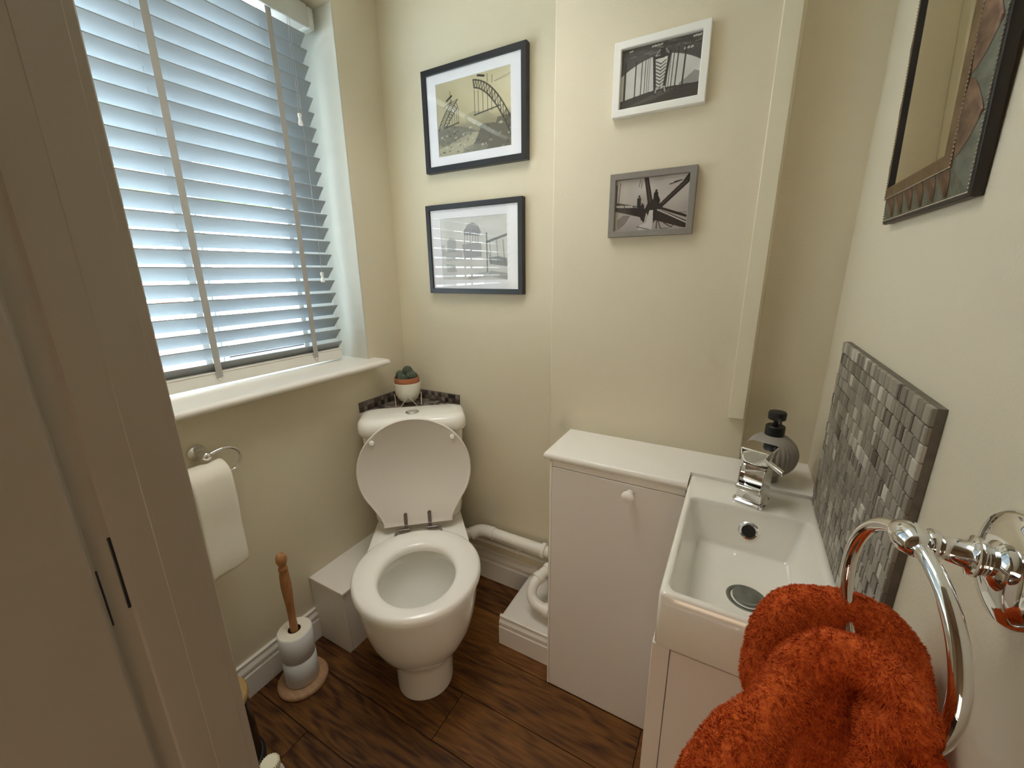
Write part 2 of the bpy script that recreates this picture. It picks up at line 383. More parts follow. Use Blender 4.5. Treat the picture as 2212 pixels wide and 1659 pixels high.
for y in (.652, .995):
    build('ladder_tape', bb(-1.4145, -1.4137, y-.0095, y+.0095, 1.09, 2.212), M_tape, bl)
    build('ladder_tape', bb(-1.4600, -1.4593, y-.0095, y+.0095, 1.09, 2.212), M_tape, bl)
    build('tape_button', MB().lathe([(.004, 0), (.004, .0015), (.002, .0025)], (.004, y-.65, 1.083-1.07), (1, 0, 0), 12), M_rail, bl)
    mb = MB().tube([(-.018, y-.65-.02, .03), (-.018, y-.65-.02, 1.14)], .0006, 6); build('lift_cord', mb, M_tape, bl)
for (x, y, zt, zb) in ((-1.404, 1.052, 2.21, 1.925), (-1.404, 1.060, 2.21, 1.40)):
    c = build('pull_cord', MB().tube([(x+1.42, y-.65, zt-1.07), (x+1.42+.001, y-.65, (zt+zb)/2-1.07), (x+1.42, y-.65, zb-1.07)], .0007, 6), M_tape, bl)
    build('cord_tassel', MB().lathe([(.003, .006), (.0065, .004), (.0068, -.002), (.0048, -.008), (.0046, -.014), (.0075, -.024), (.0080, -.030), (.005, -.032)], (x+1.42, y-.65, zb-1.07), (0,0,1), 16), M_rail, c, smooth=True)

# ------------------------------------------------------------------ pictures
class Pic:
    def __init__(s, W, H, bgc):
        s.W, s.H = W, H; s.a = np.zeros((H, W, 3)); s.a[:] = bgc
        s.yy, s.xx = np.mgrid[0:H, 0:W].astype(float); s.xx /= W; s.yy /= H; s.asp = H/W
    def noise(s, amp, cells=8):
        g = rng.rand(cells+2, cells+2)
        u = s.xx*cells; v = s.yy*cells; i = u.astype(int); j = v.astype(int); fu = u-i; fv = v-j
        fu = fu*fu*(3-2*fu); fv = fv*fv*(3-2*fv)
        n = g[j, i]*(1-fu)*(1-fv)+g[j, i+1]*fu*(1-fv)+g[j+1, i]*(1-fu)*fv+g[j+1, i+1]*fu*fv
        return (n-.5)*2*amp
    def mix(s, mask, c, al=1.):
        m = np.clip(mask, 0, 1)[..., None]*al; s.a = s.a*(1-m)+np.array(c)*m
    def line(s, x0, y0, x1, y1, w, c, al=1.):
        X, Y = s.xx, s.yy*s.asp; y0, y1 = y0*s.asp, y1*s.asp
        dx, dy = x1-x0, y1-y0; L = dx*dx+dy*dy+1e-9; t = np.clip(((X-x0)*dx+(Y-y0)*dy)/L, 0, 1)
        d = np.hypot(X-x0-t*dx, Y-y0-t*dy); s.mix((w/2-d)*s.W+.7, c, al)
    def poly(s, P, c, al=1.):
        m = np.zeros(s.xx.shape, bool); n = len(P)
        for i in range(n):
            (x0, y0), (x1, y1) = P[i], P[(i+1) % n]
            if y0 == y1: continue
            cnd = ((s.yy < y0) != (s.yy < y1)) & (s.xx < (x1-x0)*(s.yy-y0)/(y1-y0)+x0); m ^= cnd
        s.mix(m.astype(float), c, al)
    def path(s, P, w, c, al=1.):
        for p, q in zip(P[:-1], P[1:]): s.line(*p, *q, w, c, al)
def curve2(f, a, b, n=14): return [f(a+(b-a)*i/n) for i in range(n+1)]
def pic_halves():      # two unfinished halves of an arch bridge over a smoky river town, sepia
    p = Pic(170, 140, (.52, .47, .31)); k = (.03, .03, .022)
    p.a *= (1.0+.25*(p.xx[..., None]-.5)); p.a += p.noise(.05, 5)[..., None]
    p.mix(np.clip((p.yy-.52+p.noise(.07, 9))*9, 0, 1)*.75, (.22, .20, .14))
    p.poly([(0,.62),(.2,.58),(.45,.66),(.55,.72),(.38,.82),(.1,.86),(0,.8)], (.15,.14,.11), .8)
    p.poly([(.5,.72),(.75,.82),(.3,.98),(0,1),(0,.88)], (.45,.42,.30), .6)
    p.poly([(.58,.74),(.62,.64),(.80,.66),(.82,.60),(1,.58),(1,1),(.48,1),(.5,.9)], (.10,.09,.065), .9)
    p.poly([(.36,.92),(.52,.88),(.70,.92),(.66,1),(.36,1)], (.20,.19,.15), .8)
    p.poly([(.38,.50),(.5,.46),(.7,.5),(.8,.58),(.6,.66),(.42,.6)], (.30,.28,.19), .6)
    for q in range(110):
        x, y = rng.rand(), .6+.4*rng.rand(); g = rng.choice([.05, .12, .3, .55]); w = .01+.03*rng.rand()
        p.poly([(x,y),(x+w,y-.004),(x+w,y+.02),(x,y+.024)], (g, g*.95, g*.75), .55)
    # right half
    f1 = lambda t: (.52+.48*t, .07+.10*t+.50*t**2.2); f2 = lambda t: (.53+.46*t, .17+.06*t+.62*t**1.9)
    A, B = curve2(f1, 0, 1), curve2(f2, 0, 1); p.path(A, .013, k); p.path(B, .013, k)
    for i in range(len(A)-1): p.line(*A[i], *B[i], .006, k); p.line(*A[i+1], *B[i], .006, k)
    p.line(*A[0], *B[0], .012, k)
    for x in (.53, .58, .64, .70, .75): p.line(x, .2+.25*(x-.53), x, .50, .005, k)
    p.line(.52, .515, .86, .46, .012, k); p.line(.58, .03, .66, .055, .02, k); p.line(.70, .04, .70, .14, .004, k); p.line(.76, .07, .76, .16, .004, k)
    p.line(.79, .15, 1., .10, .004, k, .7); p.line(.79, .155, .97, .13, .003, k, .5)
    # left half
    f1 = lambda t: (.02+.20*t, .62-.36*t**.8); f2 = lambda t: (.09+.21*t, .60-.34*t**.8); f3 = lambda t: (.13+.17*t, .60-.24*t**.9)
    A, B, Cc = curve2(f1, 0, 1, 9), curve2(f2, 0, 1, 9), curve2(f3, 0, 1, 9)
    for q in (A, B, Cc): p.path(q, .009, k)
    for i in range(9): p.line(*A[i], *B[i+1], .005, k); p.line(*B[i], *Cc[i+1], .005, k)
    p.line(.15, .25, .22, .20, .02, k); p.line(.2, .14, .21, .3, .004, k); p.line(.11, .33, .2, .28, .006, k)
    for x in (.18, .215, .25, .28, .305): p.line(x, .38, x, .565, .004, k)
    p.line(.12, .60, .31, .565, .012, k)
    return p
def pic_quay():        # pale watercolour of a quay with arch bridge and domed building
    p = Pic(170, 150, (.62, .62, .60)); g = (.18, .18, .19); 
    p.mix(np.clip((p.yy-.45)*2, 0, 1)*.35, (.50,.50,.52))
    p.a += p.noise(.05, 7)[..., None]
    p.poly([(.36,.22),(.42,.12),(.50,.09),(.58,.14),(.62,.24),(.60,.30),(.37,.28)], (.22,.22,.24), .75)
    for x in (.38,.42,.46,.5,.54,.58): p.line(x, .2, x-.01, .42, .012, (.2,.2,.22), .6)
    p.poly([(.33,.42),(.62,.40),(.62,.62),(.36,.64)], (.27,.27,.30), .7)
    p.poly([(.05,.52),(.33,.50),(.34,.66),(.08,.68)], (.36,.36,.38), .6)
    p.poly([(.10,.36),(.14,.30),(.24,.34),(.24,.54),(.10,.54)], (.3,.3,.32), .6); p.poly([(.0,.44),(.05,.40),(.06,.6),(0,.6)], (.3,.3,.3), .5)
    f = lambda t: (.70+.3*t, .40-.10*t); p.path(curve2(f, 0, 1), .03, g, .8)
    for x in (.74, .84, .93): p.line(x, .38, x+.02, .72, .012, g, .65)
    p.line(.70, .26, .70, .86, .012, (.08,.08,.09)); p.line(.70, .5, .74, .62, .01, g, .7)
    p.poly([(.72,.64),(.86,.62),(1,.66),(1,.78),(.74,.74)], (.16,.16,.17), .8)
    p.poly([(.74,.84),(1,.88),(1,.98),(.72,.92)], (.25,.25,.24), .7); p.poly([(.40,.92),(.72,.84),(.76,.93),(.42,.98)], (.3,.3,.32), .6)
    p.poly([(.06,.72),(.20,.74),(.24,.86),(.08,.86)], (.3,.3,.3), .5)
    return p
def pic_deck():        # view along an unfinished bridge deck under steelwork
    p = Pic(190, 130, (.60, .60, .58)); k = (.018, .017, .017)
    p.mix(np.clip((p.yy-.35)*1.2, 0, 1)*.3, (.42, .42, .42)); p.a += p.noise(.05, 7)[..., None]
    p.poly([(.75,.72),(.85,.64),(.93,.56),(1,.60),(1,.8),(.75,.8)], (.20,.20,.20), .8)
    arch = lambda t: (t, .10+.9*(abs(t-.50))**2.0+.10)
    p.poly([(0,0),(1,0)] + curve2(arch, 1, 0, 24), k, .93)
    for i in range(46):
        x = rng.rand(); y = rng.rand()*.17; w = .03+.10*rng.rand(); gg = rng.choice([.08, .12, .25])
        p.line(x, y, x+w, y+rng.uniform(-.03, .05), .007, (gg, gg, gg), .7)
    for x in (.09, .38, .42, .47, .88, .93): p.poly([(x,.03),(x+.05,.02),(x+.045,.05),(x+.004,.055)], (.62,.62,.60), .9)
    for x in (.78,.82,.86): p.poly([(x,.18),(x+.03,.17),(x+.03,.205),(x+.002,.21)], (.6,.6,.6), .8)
    p.poly([(0,.84),(.35,.77),(.60,.74),(1,.76),(1,1),(0,1)], (.022,.017,.015), .98)
    for i in range(9): p.line(.05+.05*i, .98-.01*i, .55+.02*i, .78, .004, (.13, .11, .10), .6)
    for x, w in ((.05,.026),(.19,.014),(.27,.010),(.315,.007),(.345,.005),(.37,.004)): p.line(x, .22, x-.004, .86, w, k)
    for x, w in ((.80,.018),(.71,.013),(.66,.009),(.625,.006),(.60,.005),(.585,.004)): p.line(x+.01, .15, x-.012, .80, w, k)
    p.line(.42, .22, .455, .82, .032, k); p.line(.615, .20, .56, .80, .032, k)
    for i in range(8):
        y = .32+.055*i; p.path([(.45, y-.02), (.51, y+.03), (.57, y-.02)], .012, k, .9)
    p.line(.42, .24, .61, .22, .03, k); p.poly([(.49,.10),(.56,.10),(.55,.26),(.50,.26)], k); p.line(.44, .2, .49, .12, .008, (.4,.4,.4)); p.line(.6, .2, .56, .12, .008, (.4,.4,.4))
    p.path([(.46,.80),(.47,.73),(.52,.70),(.57,.73),(.58,.80)], .014, (.4,.4,.4)); 
    return p
def pic_joint():       # men on a steel joint high over a river
    p = Pic(190, 130, (.42, .38, .35)); k = (.020, .013, .012)
    p.mix(np.clip(1-p.yy*1.7, 0, 1)*.6, (.60, .57, .54)); p.a += p.noise(.06, 5)[..., None]
    p.mix(np.clip((p.yy-.62)*3, 0, 1)*.4, (.26, .23, .22)); p.poly([(.03,.78),(.12,.68),(.22,.70),(.14,.88),(.04,.97)], (.11,.08,.08), .7)
    p.poly([(.39,0),(.45,0),(.53,.48),(.46,.50)], k); p.line(.425, .02, .49, .46, .012, (.10,.075,.065))
    p.poly([(.97,0),(1,.0),(1,.14),(.64,.60),(.58,.56),(.90,.14)], k); p.line(.96, .12, .66, .50, .01, (.10,.08,.07)); p.line(.74, .16, .88, .11, .012, k); p.line(.80, .12, .9, .10, .01, k)
    p.poly([(.46,.46),(.60,.46),(.64,.58),(.60,.72),(.48,.74),(.42,.60)], k)
    p.poly([(0,.42),(.40,.55),(.45,.62),(.42,.86),(.38,.80),(.36,.74),(0,.60)], k); p.line(.0, .425, .40, .555, .008, (.16,.13,.12))
    for i in range(14):
        x = .01+.0165*i + (.012 if i > 6 else 0); 
        if x < .25: p.line(x, .487+.30*x*.35*1.0, x+.008, .515+.30*x*.35, .010, (.62,.60,.58), .85)
    p.line(.26, .535, .34, .56, .006, (.5,.48,.46), .7)
    p.poly([(.60,.60),(1,.86),(1,1.0),(.94,.98),(.58,.82),(.55,.88),(.54,.66)], k); p.line(.60, .62, 1, .90, .012, (.62,.60,.58)); p.line(.62, .58, 1, .78, .03, k)
    p.poly([(.49,.62),(.54,.62),(.54,1),(.34,1),(.36,.90),(.45,.86)], (.56,.54,.52)); p.line(.33, .93, .52, 1., .008, k)
    p.path([(.60,.84),(.60,.98)], .012, k); p.path([(.62,.84),(.66,.99),(.76,.99)], .010, k); p.path([(.70,.88),(.80,.97),(.84,.90)], .010, k)
    p.line(.0, .10, .0, .45, .03, (.10,.08,.08)); p.line(.055, .05, .04, .42, .007, k); p.line(.34, .02, .32, .16, .005, k); p.line(.36, .06, .355, .18, .005, k)
    def man(x, y, h, w):
        p.poly([(x-w*.5,y+h*.16),(x+w*.5,y+h*.16),(x+w*.6,y+h*.6),(x+w*.35,y+h),(x-w*.35,y+h),(x-w*.6,y+h*.6)], k); p.line(x, y+h*.06, x, y+h*.08, w*.55, k)
    man(.335, .32, .27, .048); man(.345, .49, .12, .05); man(.385, .49, .12, .05); man(.565, .24, .25, .055); man(.60, .38, .14, .04); man(.54, .40, .14, .04)
    p.line(.84, .70, 1, .70, .006, k, .8)
    return p
def print_mesh(name, pic, x0, x1, z0, z1, y, parent):
    W, H = pic.W, pic.H; a = np.clip(pic.a, 0, 1)
    xs = np.linspace(x0, x1, W+1); zs_ = np.linspace(z1, z0, H+1)
    X, Z = np.meshgrid(xs, zs_); V = np.stack([X.ravel(), np.full(X.size, y), Z.ravel()], 1)
    i, j = np.meshgrid(np.arange(H), np.arange(W), indexing='ij'); b = i*(W+1)+j
    Fc = np.stack([b, b+W+1, b+W+2, b+1], -1).reshape(-1, 4)
    me = bpy.data.meshes.new(name); me.vertices.add(len(V)); me.vertices.foreach_set('co', V.ravel())
    me.loops.add(Fc.size); me.loops.foreach_set('vertex_index', Fc.ravel().astype(np.int32)); me.polygons.add(len(Fc))
    me.polygons.foreach_set('loop_start', np.arange(0, Fc.size, 4, dtype=np.int32))
    me.update(calc_edges=True)
    ca = me.color_attributes.new('print', 'FLOAT_COLOR', 'CORNER')
    c = np.concatenate([a.reshape(-1, 3), np.ones((W*H, 1))], 1); ca.data.foreach_set('color', np.repeat(c, 4, 0).ravel())
    me.materials.append(M_print); o = bpy.data.objects.new(name, me); COL.objects.link(o); o.parent = parent; return o
def picture(label, x0, x1, z0, z1, ywall, fw, depth, m_frame, pic, mount=0., rebate=.006, group=None):
    cx, cz = (x0+x1)/2, (z0+z1)/2; W, H = (x1-x0)/2, (z1-z0)/2
    e = empty('picture_frame', (cx, ywall-.001, z0)); tag(e, label, 'picture')
    cz = H
    mb = MB()
    yo, yi = -depth, -depth+rebate
    def ring(w, h, y): return [(-w, y, cz-h), (w, y, cz-h), (w, y, cz+h), (-w, y, cz+h)]
    mb.loft([ring(W, H, 0), ring(W, H, yo+.001), ring(W-.001, H-.001, yo), ring(W-fw+.0015, H-fw+.0015, yo), ring(W-fw, H-fw, yo+.0015), ring(W-fw, H-fw, yi+.004), ring(W-fw, H-fw, 0)], True, False)
    build('frame_moulding', mb, m_frame, e)
    iw, ih = W-fw, H-fw
    if mount:
        mw, mh = mount
        mb = MB().loft([ring(iw, ih, yi+.003), ring(iw, ih, yi+.0025), ring(mw, mh, yi+.0025), ring(mw-.001, mh-.001, yi+.0040)], False, False)
        build('mount_card', mb, M_mat, e)
        print_mesh('art_print', pic, -mw-.002, mw+.002, cz-mh-.002, cz+mh+.002, yi+.0042, e)
    else:
        print_mesh('photo_print', pic, -iw, iw, cz-ih, cz+ih, yi+.004, e)
    build('glass', MB().box(-iw, iw, yi, yi+.0012, cz-ih, cz+ih), M_glass, e)
    return e
picture('black framed print of a half-built arch bridge in white mount, upper', -1.121, -.690, 1.764, 2.101, YB, .020, .024, M_black_frame, pic_halves(), (.155, .118), rebate=.004)
picture('black framed pale watercolour of a quay in white mount, lower', -1.137, -.707, 1.318, 1.651, YB, .019, .024, M_black_frame, pic_quay(), (.150, .115), rebate=.004)
picture('white framed black and white photograph of bridge hangers', -.364, -.1375, 1.791, 1.961, 1.24, .0175, .018, M_white_frame, pic_deck(), rebate=.008)
picture('grey framed photograph of men on a steel joint', -.360, -.1375, 1.490, 1.654, 1.24, .0165, .018, M_grey_frame, pic_joint(), rebate=.005)

# ------------------------------------------------------------------ mosaics
TILEC = [(.30,.275,.225), (.36,.33,.275), (.23,.21,.17), (.46,.43,.365), (.58,.55,.47), (.17,.155,.125), (.33,.30,.25), (.68,.64,.56), (.075,.065,.055), (.27,.245,.20)]
M_tiles = [mat('marble_tile_tone', tuple(q*.92 for q in c), .35, noise=.22, nscale=60, stretch=(1,1,5)) for c in TILEC]
M_dtiles = [mat('brown_tile_tone', c, .35, noise=.3, nscale=80) for c in [(.085,.062,.05), (.13,.10,.085), (.05,.036,.03), (.20,.165,.14), (.15,.115,.095), (.27,.235,.21)]]
def tile_mesh(w, h, t, m, r=.0012):
    mb = MB().loft([[(x, y, 0) for x, y in ((0,0),(w,0),(w,h),(0,h))], [(x, y, t-r) for x, y in ((0,0),(w,0),(w,h),(0,h))], [(x, y, t) for x, y in ((r,r),(w-r,r),(w-r,h-r),(r,h-r))]], False, True)
    me = bpy.data.meshes.new('tile'); me.from_pydata(mb.v, [], mb.f); me.materials.append(m); me.update(); return me
sb = empty('mosaic_splashback', (.20, .84, .87)); tag(sb, 'grey-brown marble mosaic splashback panel on the wall beside the basin', 'splashback')
SY0, SY1, SZ0, SZ1 = .597, 1.088, .872, 1.250
build('backing_board', MB().box(0.0015, .0095, SY0-.84, SY1-.84, SZ0-.87, SZ1-.87), mat('tile_board_edge', (.20, .18, .145), .8, noise=.3, nscale=70), sb)
build('grout_bed', MB().box(0.0008, .0014, SY0+.001-.84, SY1-.001-.84, SZ0+.001-.87, SZ1-.001-.87), M_grout, sb)
rowh = (SZ1-SZ0)/17; cells = []
for r in range(17):
    y = SY0; zz = SZ0+r*rowh
    while y < SY1-.004:
        w = random.choice([.0210, .0210, .0210, .0210, .0105, .0105, .0140]); 
        if y+w > SY1-.006: w = SY1-y
        cells.append((y, zz, w, rowh)); y += w
cells.sort(key=lambda c: c[0]-.35*(c[1]-1.0))     # nearest (largest in view) first
meshcache = {}
rest = {}
wts = [4, 4, 3, 2, 1.6, 2, 4, 1.0, .8, 3]
base_v = {}
for q, (y, z, w, h) in enumerate(cells):
    key = (round(w, 4), round(h, 4)); ci = random.choices(range(10), wts)[0]
    t = .006+random.uniform(-.0007, .0010)
    if q < 300:
        k2 = (key, ci)
        if k2 not in meshcache: meshcache[k2] = tile_mesh(w-.0014, h-.0014, .006, M_tiles[ci])
        o = bpy.data.objects.new('tile', meshcache[k2]); COL.objects.link(o); o.parent = sb
        # local x->world -y.. : tile plane normal is -x
        o.matrix_local = Matrix(((0, 0, -1, .003), (1, 0, 0, y-.84+.0007), (0, 1, 0, z-.87+.0007), (0, 0, 0, 1))) @ Matrix.Diagonal((1, 1, t/.006, 1))
    else:
        rest.setdefault(ci, []).append((y, z, w, h, t))
me = bpy.data.meshes.new('small_tiles'); V, Fq, mi = [], [], []
for ci, L in rest.items():
    for (y, z, w, h, t) in L:
        b = len(V); a0, a1, b0, b1 = y-.84+.0007, y+w-.84-.0007, z-.87+.0007, z+h-.87-.0007; r = .001
        V += [(.003, a0, b0), (.003, a1, b0), (.003, a1, b1), (.003, a0, b1), (.003-t+r, a0, b0), (.003-t+r, a1, b0), (.003-t+r, a1, b1), (.003-t+r, a0, b1), (.003-t, a0+r, b0+r), (.003-t, a1-r, b0+r), (.003-t, a1-r, b1-r), (.003-t, a0+r, b1-r)]
        for u in ((0,1,5,4),(1,2,6,5),(2,3,7,6),(3,0,4,7),(4,5,9,8),(5,6,10,9),(6,7,11,10),(7,4,8,11),(8,9,10,11)):
            Fq.append(tuple(b+i for i in u)); mi.append(ci)
me.from_pydata(V, [], Fq)
for m in M_tiles: me.materials.append(m)
me.polygons.foreach_set('material_index', mi); me.update()
o = bpy.data.objects.new('far_tiles', me); COL.objects.link(o); o.parent = sb; tag(o, kind='stuff')

# corner shelf behind the cistern, tiled with the dark mosaic and edged with an upstand
cs = empty('corner_shelf', (XL, YB, .83)); tag(cs, 'dark brown mosaic corner shelf with tiled upstand behind the cistern', 'shelf')
LA, LB = .285, .305
build('shelf_board', MB().prism([(0.0, 0.0), (0.0, -LA), (LB, 0.0)], 0, .012), M_gloss, cs)
build('grout_bed', MB().prism([(0.001, -.001), (0.001, -LA+.004), (LB-.004, -.001)], .012, .0145).box(0.0005, .005, -LA, -.0005, .012, .054).box(.0005, LB, -.005, -.0005, .012, .054), M_grout, cs)
for r in range(2):
    for k in range(15):
        w = LA/15; m = random.choice(M_dtiles)
        o = place('tile', tile_mesh(w-.0015, .0185, .005, m), cs); o.matrix_local = Matrix(((0,0,1,.004),(-1,0,0,-k*w-.0008),(0,1,0,.0155+r*.0195),(0,0,0,1)))
    for k in range(16):
        w = LB/16; m = random.choice(M_dtiles)
        o = place('tile', tile_mesh(w-.0015, .0185, .005, m), cs); o.matrix_local = Matrix(((1,0,0,k*w+.0008),(0,0,-1,-.004),(0,1,0,.0155+r*.0195),(0,0,0,1)))
tw = .0195
for i in range(15):
    for j in range(15):
        x0, y0 = .011+i*tw, -.011-(j+1)*tw
        if x0/LB + (-y0)/LA > .96 or (x0+tw)/LB+(-y0-tw)/LA > .92: continue
        place('tile', tile_mesh(tw-.0015, tw-.0015, .003, random.choice(M_dtiles)), cs, (x0, y0, .0135))

# ------------------------------------------------------------------ toilet (set on the diagonal, in its own frame)
Fv = Vector((.91, -1.09, 0)).normalized(); Lv = Vector((-Fv.y, Fv.x, 0))
OT = Vector((-1.309, 1.411, 0))
TF = .62
tb = OT + Fv*TF
toilet = empty('toilet', tb, (0, 0, math.atan2(-Fv.x, Fv.y)+PI))   # local -y points forward
# local coordinates: x = lateral to the right as seen, y = -(f-TF)
toilet.rotation_euler = (0, 0, math.atan2(Lv.y, Lv.x))
tag(toilet, 'white ceramic close-coupled toilet with its lid raised in the corner', 'toilet')
def TL(l, f, z): return (l, -(f-TF), z)
NR = 48
def pan_ring(front, hw, back, hwb, z, cf=None, pw=2.2):
    """egg ring: half super-ellipse in front, tapering to a square back"""
    cf = front-hw*1.12 if cf is None else cf
    a = front-cf; out = []
    for i in range(NR//2+1):
        t = PI*i/(NR//2)
        c, s_ = math.cos(t), math.sin(t)
        out.append((hw*math.copysign(abs(c)**(2/pw), c), cf + a*abs(s_)**(2/pw)))
    nb = NR//2-1
    L = cf-back
    side = nb//3
    pts = []
    for i in range(1, side+1):
        t = i/(side+.0); pts.append((-(hw+(hwb-hw)*min(1, t*1.0)), cf-L*t))
    nbk = nb-2*side
    for i in range(1, nbk+1):
        t = i/(nbk+1); pts.append((-hwb+2*hwb*t, back))
    for i in range(side, 0, -1):
        t = i/(side+.0); pts.append(((hw+(hwb-hw)*min(1, t)), cf-L*t))
    return [TL(l, f, z) for l, f in out+pts]
rings = [pan_ring(.822, .098, .30, .10, 0), pan_ring(.822, .099, .30, .10, .02), pan_ring(.820, .100, .30, .10, .10), pan_ring(.824, .105, .29, .105, .128),
         pan_ring(.838, .120, .28, .115, .146), pan_ring(.856, .139, .27, .13, .168), pan_ring(.878, .160, .26, .14, .205), pan_ring(.900, .178, .25, .15, .255), pan_ring(.914, .190, .245, .155, .31),
         pan_ring(.922, .197, .24, .158, .36), pan_ring(.925, .199, .24, .16, .395), pan_ring(.926, .200, .24, .16, .408), pan_ring(.923, .197, .242, .158, .416), pan_ring(.915, .190, .25, .15, .418)]
def egg(front, back, hw, z, n=NR, pw=2.0, skew=.10):
    c = (front+back)/2; a = (front-back)/2; out = []
    for i in range(n):
        t = 2*PI*i/n; x = hw*math.cos(t)*(1-skew*math.sin(t)*.6); out.append(TL(x, c+a*math.sin(t), z))
    return out
def merge_ring(z, front, back, hw): return egg(front, back, hw, z)
# rim surface: outer -> inner opening uses same vertex count; ring starts at angle 0 (right side) for both
inner = [merge_ring(.418, .895, .575, .142), merge_ring(.412, .888, .582, .136), merge_ring(.380, .885, .585, .136), merge_ring(.372, .893, .575, .145), merge_ring(.33, .880, .580, .140), merge_ring(.27, .845, .60, .115), merge_ring(.21, .80, .63, .085), merge_ring(.17, .765, .65, .06)]
MB_p = MB().loft(rings+inner)
build('pan', MB_p, M_ceramic, toilet, smooth=True, auto=55)
wt = MB().loft([egg(.80, .63, .083, .205), egg(.80, .63, .083, .2055)])
build('water', wt, mat('still_water', (.40, .43, .40), .02, spec=.8), toilet)
# seat ring
def seat_out(t, grow=0.):
    c, s_ = math.cos(t), math.sin(t); f = .722+(.219+grow)*s_; hw = .212+grow
    x = hw*math.copysign(abs(c)**(2/2.1), c)*(1-.05*s_)
    return x, f
def seat_in(t):
    c, s_ = math.cos(t), math.sin(t); return .124*c*(1-.03*s_), .744+.142*s_
prof = [(0, 0), (0, .012), (.06, .021), (.16, .0262), (.5, .0285), (.86, .0262), (.95, .021), (1, .012), (1, 0)]
mb = MB(); rg = []
for u, dz in prof:
    ring_ = []
    for i in range(72):
        t = 2*PI*i/72; a = seat_in(t); b = seat_out(t); ring_.append(TL(a[0]+(b[0]-a[0])*u, a[1]+(b[1]-a[1])*u, .424+dz))
    rg.append(ring_)
mb.loft(rg+[rg[0]], False, False)
build('seat', mb, M_seat, toilet, smooth=True, auto=60)
# lid, standing against the cistern; outline in lid plane (s = height above hinge)
def lid_outline(grow=0., n=64):
    P = []
    for i in range(n):
        t = 2*PI*i/n; c, s_ = math.cos(t), math.sin(t); x, s = (.2145+grow)*c, .222+(.222+grow)*s_
        if s < .12:
            k = (.12-s)/.12; wmax = .1965-.066*min(1, k*1.15)+grow
            P.append((x, s))
        else: P.append((x, s))
    return P
def lid_poly(g=0.):
    right = []
    for i in range(25):                      # from the lower right upward, round top
        t = -.62 + (PI/2+.62)*i/24; right.append(((.2145+g)*math.cos(t), .2195+(.2095+g)*math.sin(t)*(1.0)))
    low = [(.1315+g, .0-g), (.1335+g, .020), (.144+g, .046), (.160+g, .074)]
    r = low + right; l = [(-x, s) for x, s in reversed(r[:-1])]
    return r + l
lean = .088
lidM = Matrix.Translation(TL(0, .474, .450)) @ Matrix.Rotation(-lean, 4, 'X')
mb = MB()
def lr(g, d): return [(x, d, s) for x, s in lid_poly(g)]   # local y: + is backward
mb.loft([lr(-.012, .0035), lr(-.009, .0005), lr(-.004, -.002), lr(-.0005, .0015), lr(0, .006), lr(-.003, .014), lr(-.012, .018)])
mb.xform(lidM); build('lid', mb, M_lidin, toilet, smooth=True, auto=60)
for x in (-.1475, .1475):
    mb = MB().lathe([(.0095, 0), (.0095, .006), (.0075, .0095), (.001, .011)], (x, .002, .345), (0, -1, 0), 20).xform(lidM)
    build('lid_buffer', mb, M_seat, toilet, smooth=True)
for x in (-.048, .043):
    mb = MB().box(x-.0065, x+.0065, -.0015, .0025, -.025, .048).lathe([(.0065, 0), (.0065, .004)], (x, .0025, .048), (0, -1, 0), 16).xform(lidM)
    h = build('hinge', mb, M_bronze, toilet, bevel=.001)
    sx = 1 if x > 0 else -1
    ox = x + (.028 if x > 0 else -.028)
    mb = MB().tube([TL(x-sx*.012, .474, .432), TL(ox, .474, .432)], .0065, 14).tube(arc_pts([TL(ox-.0, .474, .432), TL(ox+sx*.010, .480, .430), TL(ox+sx*.014, .492, .424), TL(ox+sx*.014, .50, .418)], 5), .0042, 10)
    build('hinge_pin', mb, M_bronze, h, smooth=True)
# cistern
def crect(hw, f0, f1, z, r, bow=.012):
    out = []
    for p in rrect(-hw, hw, f0, f1, z, r, 6):
        l, f, zz = p
        if f > (f0+f1)/2: f += bow*(1-(l/hw)**2)
        out.append(TL(l, f, zz))
    return out
mb = MB().loft([crect(.150, .262, .370, .404, .03), crect(.164, .255, .383, .412, .035), crect(.173, .250, .392, .430, .035), crect(.181, .246, .392, .50, .035, .008), crect(.189, .243, .392, .70, .035, .008), crect(.193, .242, .392, .808, .035, .008)])
build('cistern', mb, M_ceramic, toilet, smooth=True, auto=60)
mb = MB().loft([crect(.196, .240, .394, .797, .04, .009), crect(.204, .234, .400, .800, .045, .010), crect(.208, .231, .403, .812, .046, .011), crect(.208, .231, .403, .832, .046, .011), crect(.204, .233, .398, .850, .044, .010), crect(.194, .238, .386, .860, .04, .008), crect(.17, .25, .37, .863, .035, .004)])
build('cistern_lid', mb, M_ceramic, toilet, smooth=True, auto=60)
cbx = TL(.0, .328, .863)
fb = build('flush_button', MB().lathe([(.027, 0), (.027, .003), (.023, .006), (.0205, .0065), (.0195, .0045)], cbx, (0,0,1), 32), M_chrome, toilet, smooth=True)
a0 = [(-.0185*math.cos(t)+cbx[0], -.0185*math.sin(t)+cbx[1]) for t in np.linspace(PI*1.02-.5, PI*1.98-.5, 20)]
build('full_flush', MB().prism(a0, cbx[2]+.002, cbx[2]+.0075), M_chrome, fb, bevel=.0008)
a0 = [(-.0185*math.cos(t)+cbx[0], -.0185*math.sin(t)+cbx[1]) for t in np.linspace(PI*.02-.5, PI*.98-.5, 20)]
build('half_flush', MB().prism(a0, cbx[2]+.002, cbx[2]+.0068), M_chrome, fb, bevel=.0008)

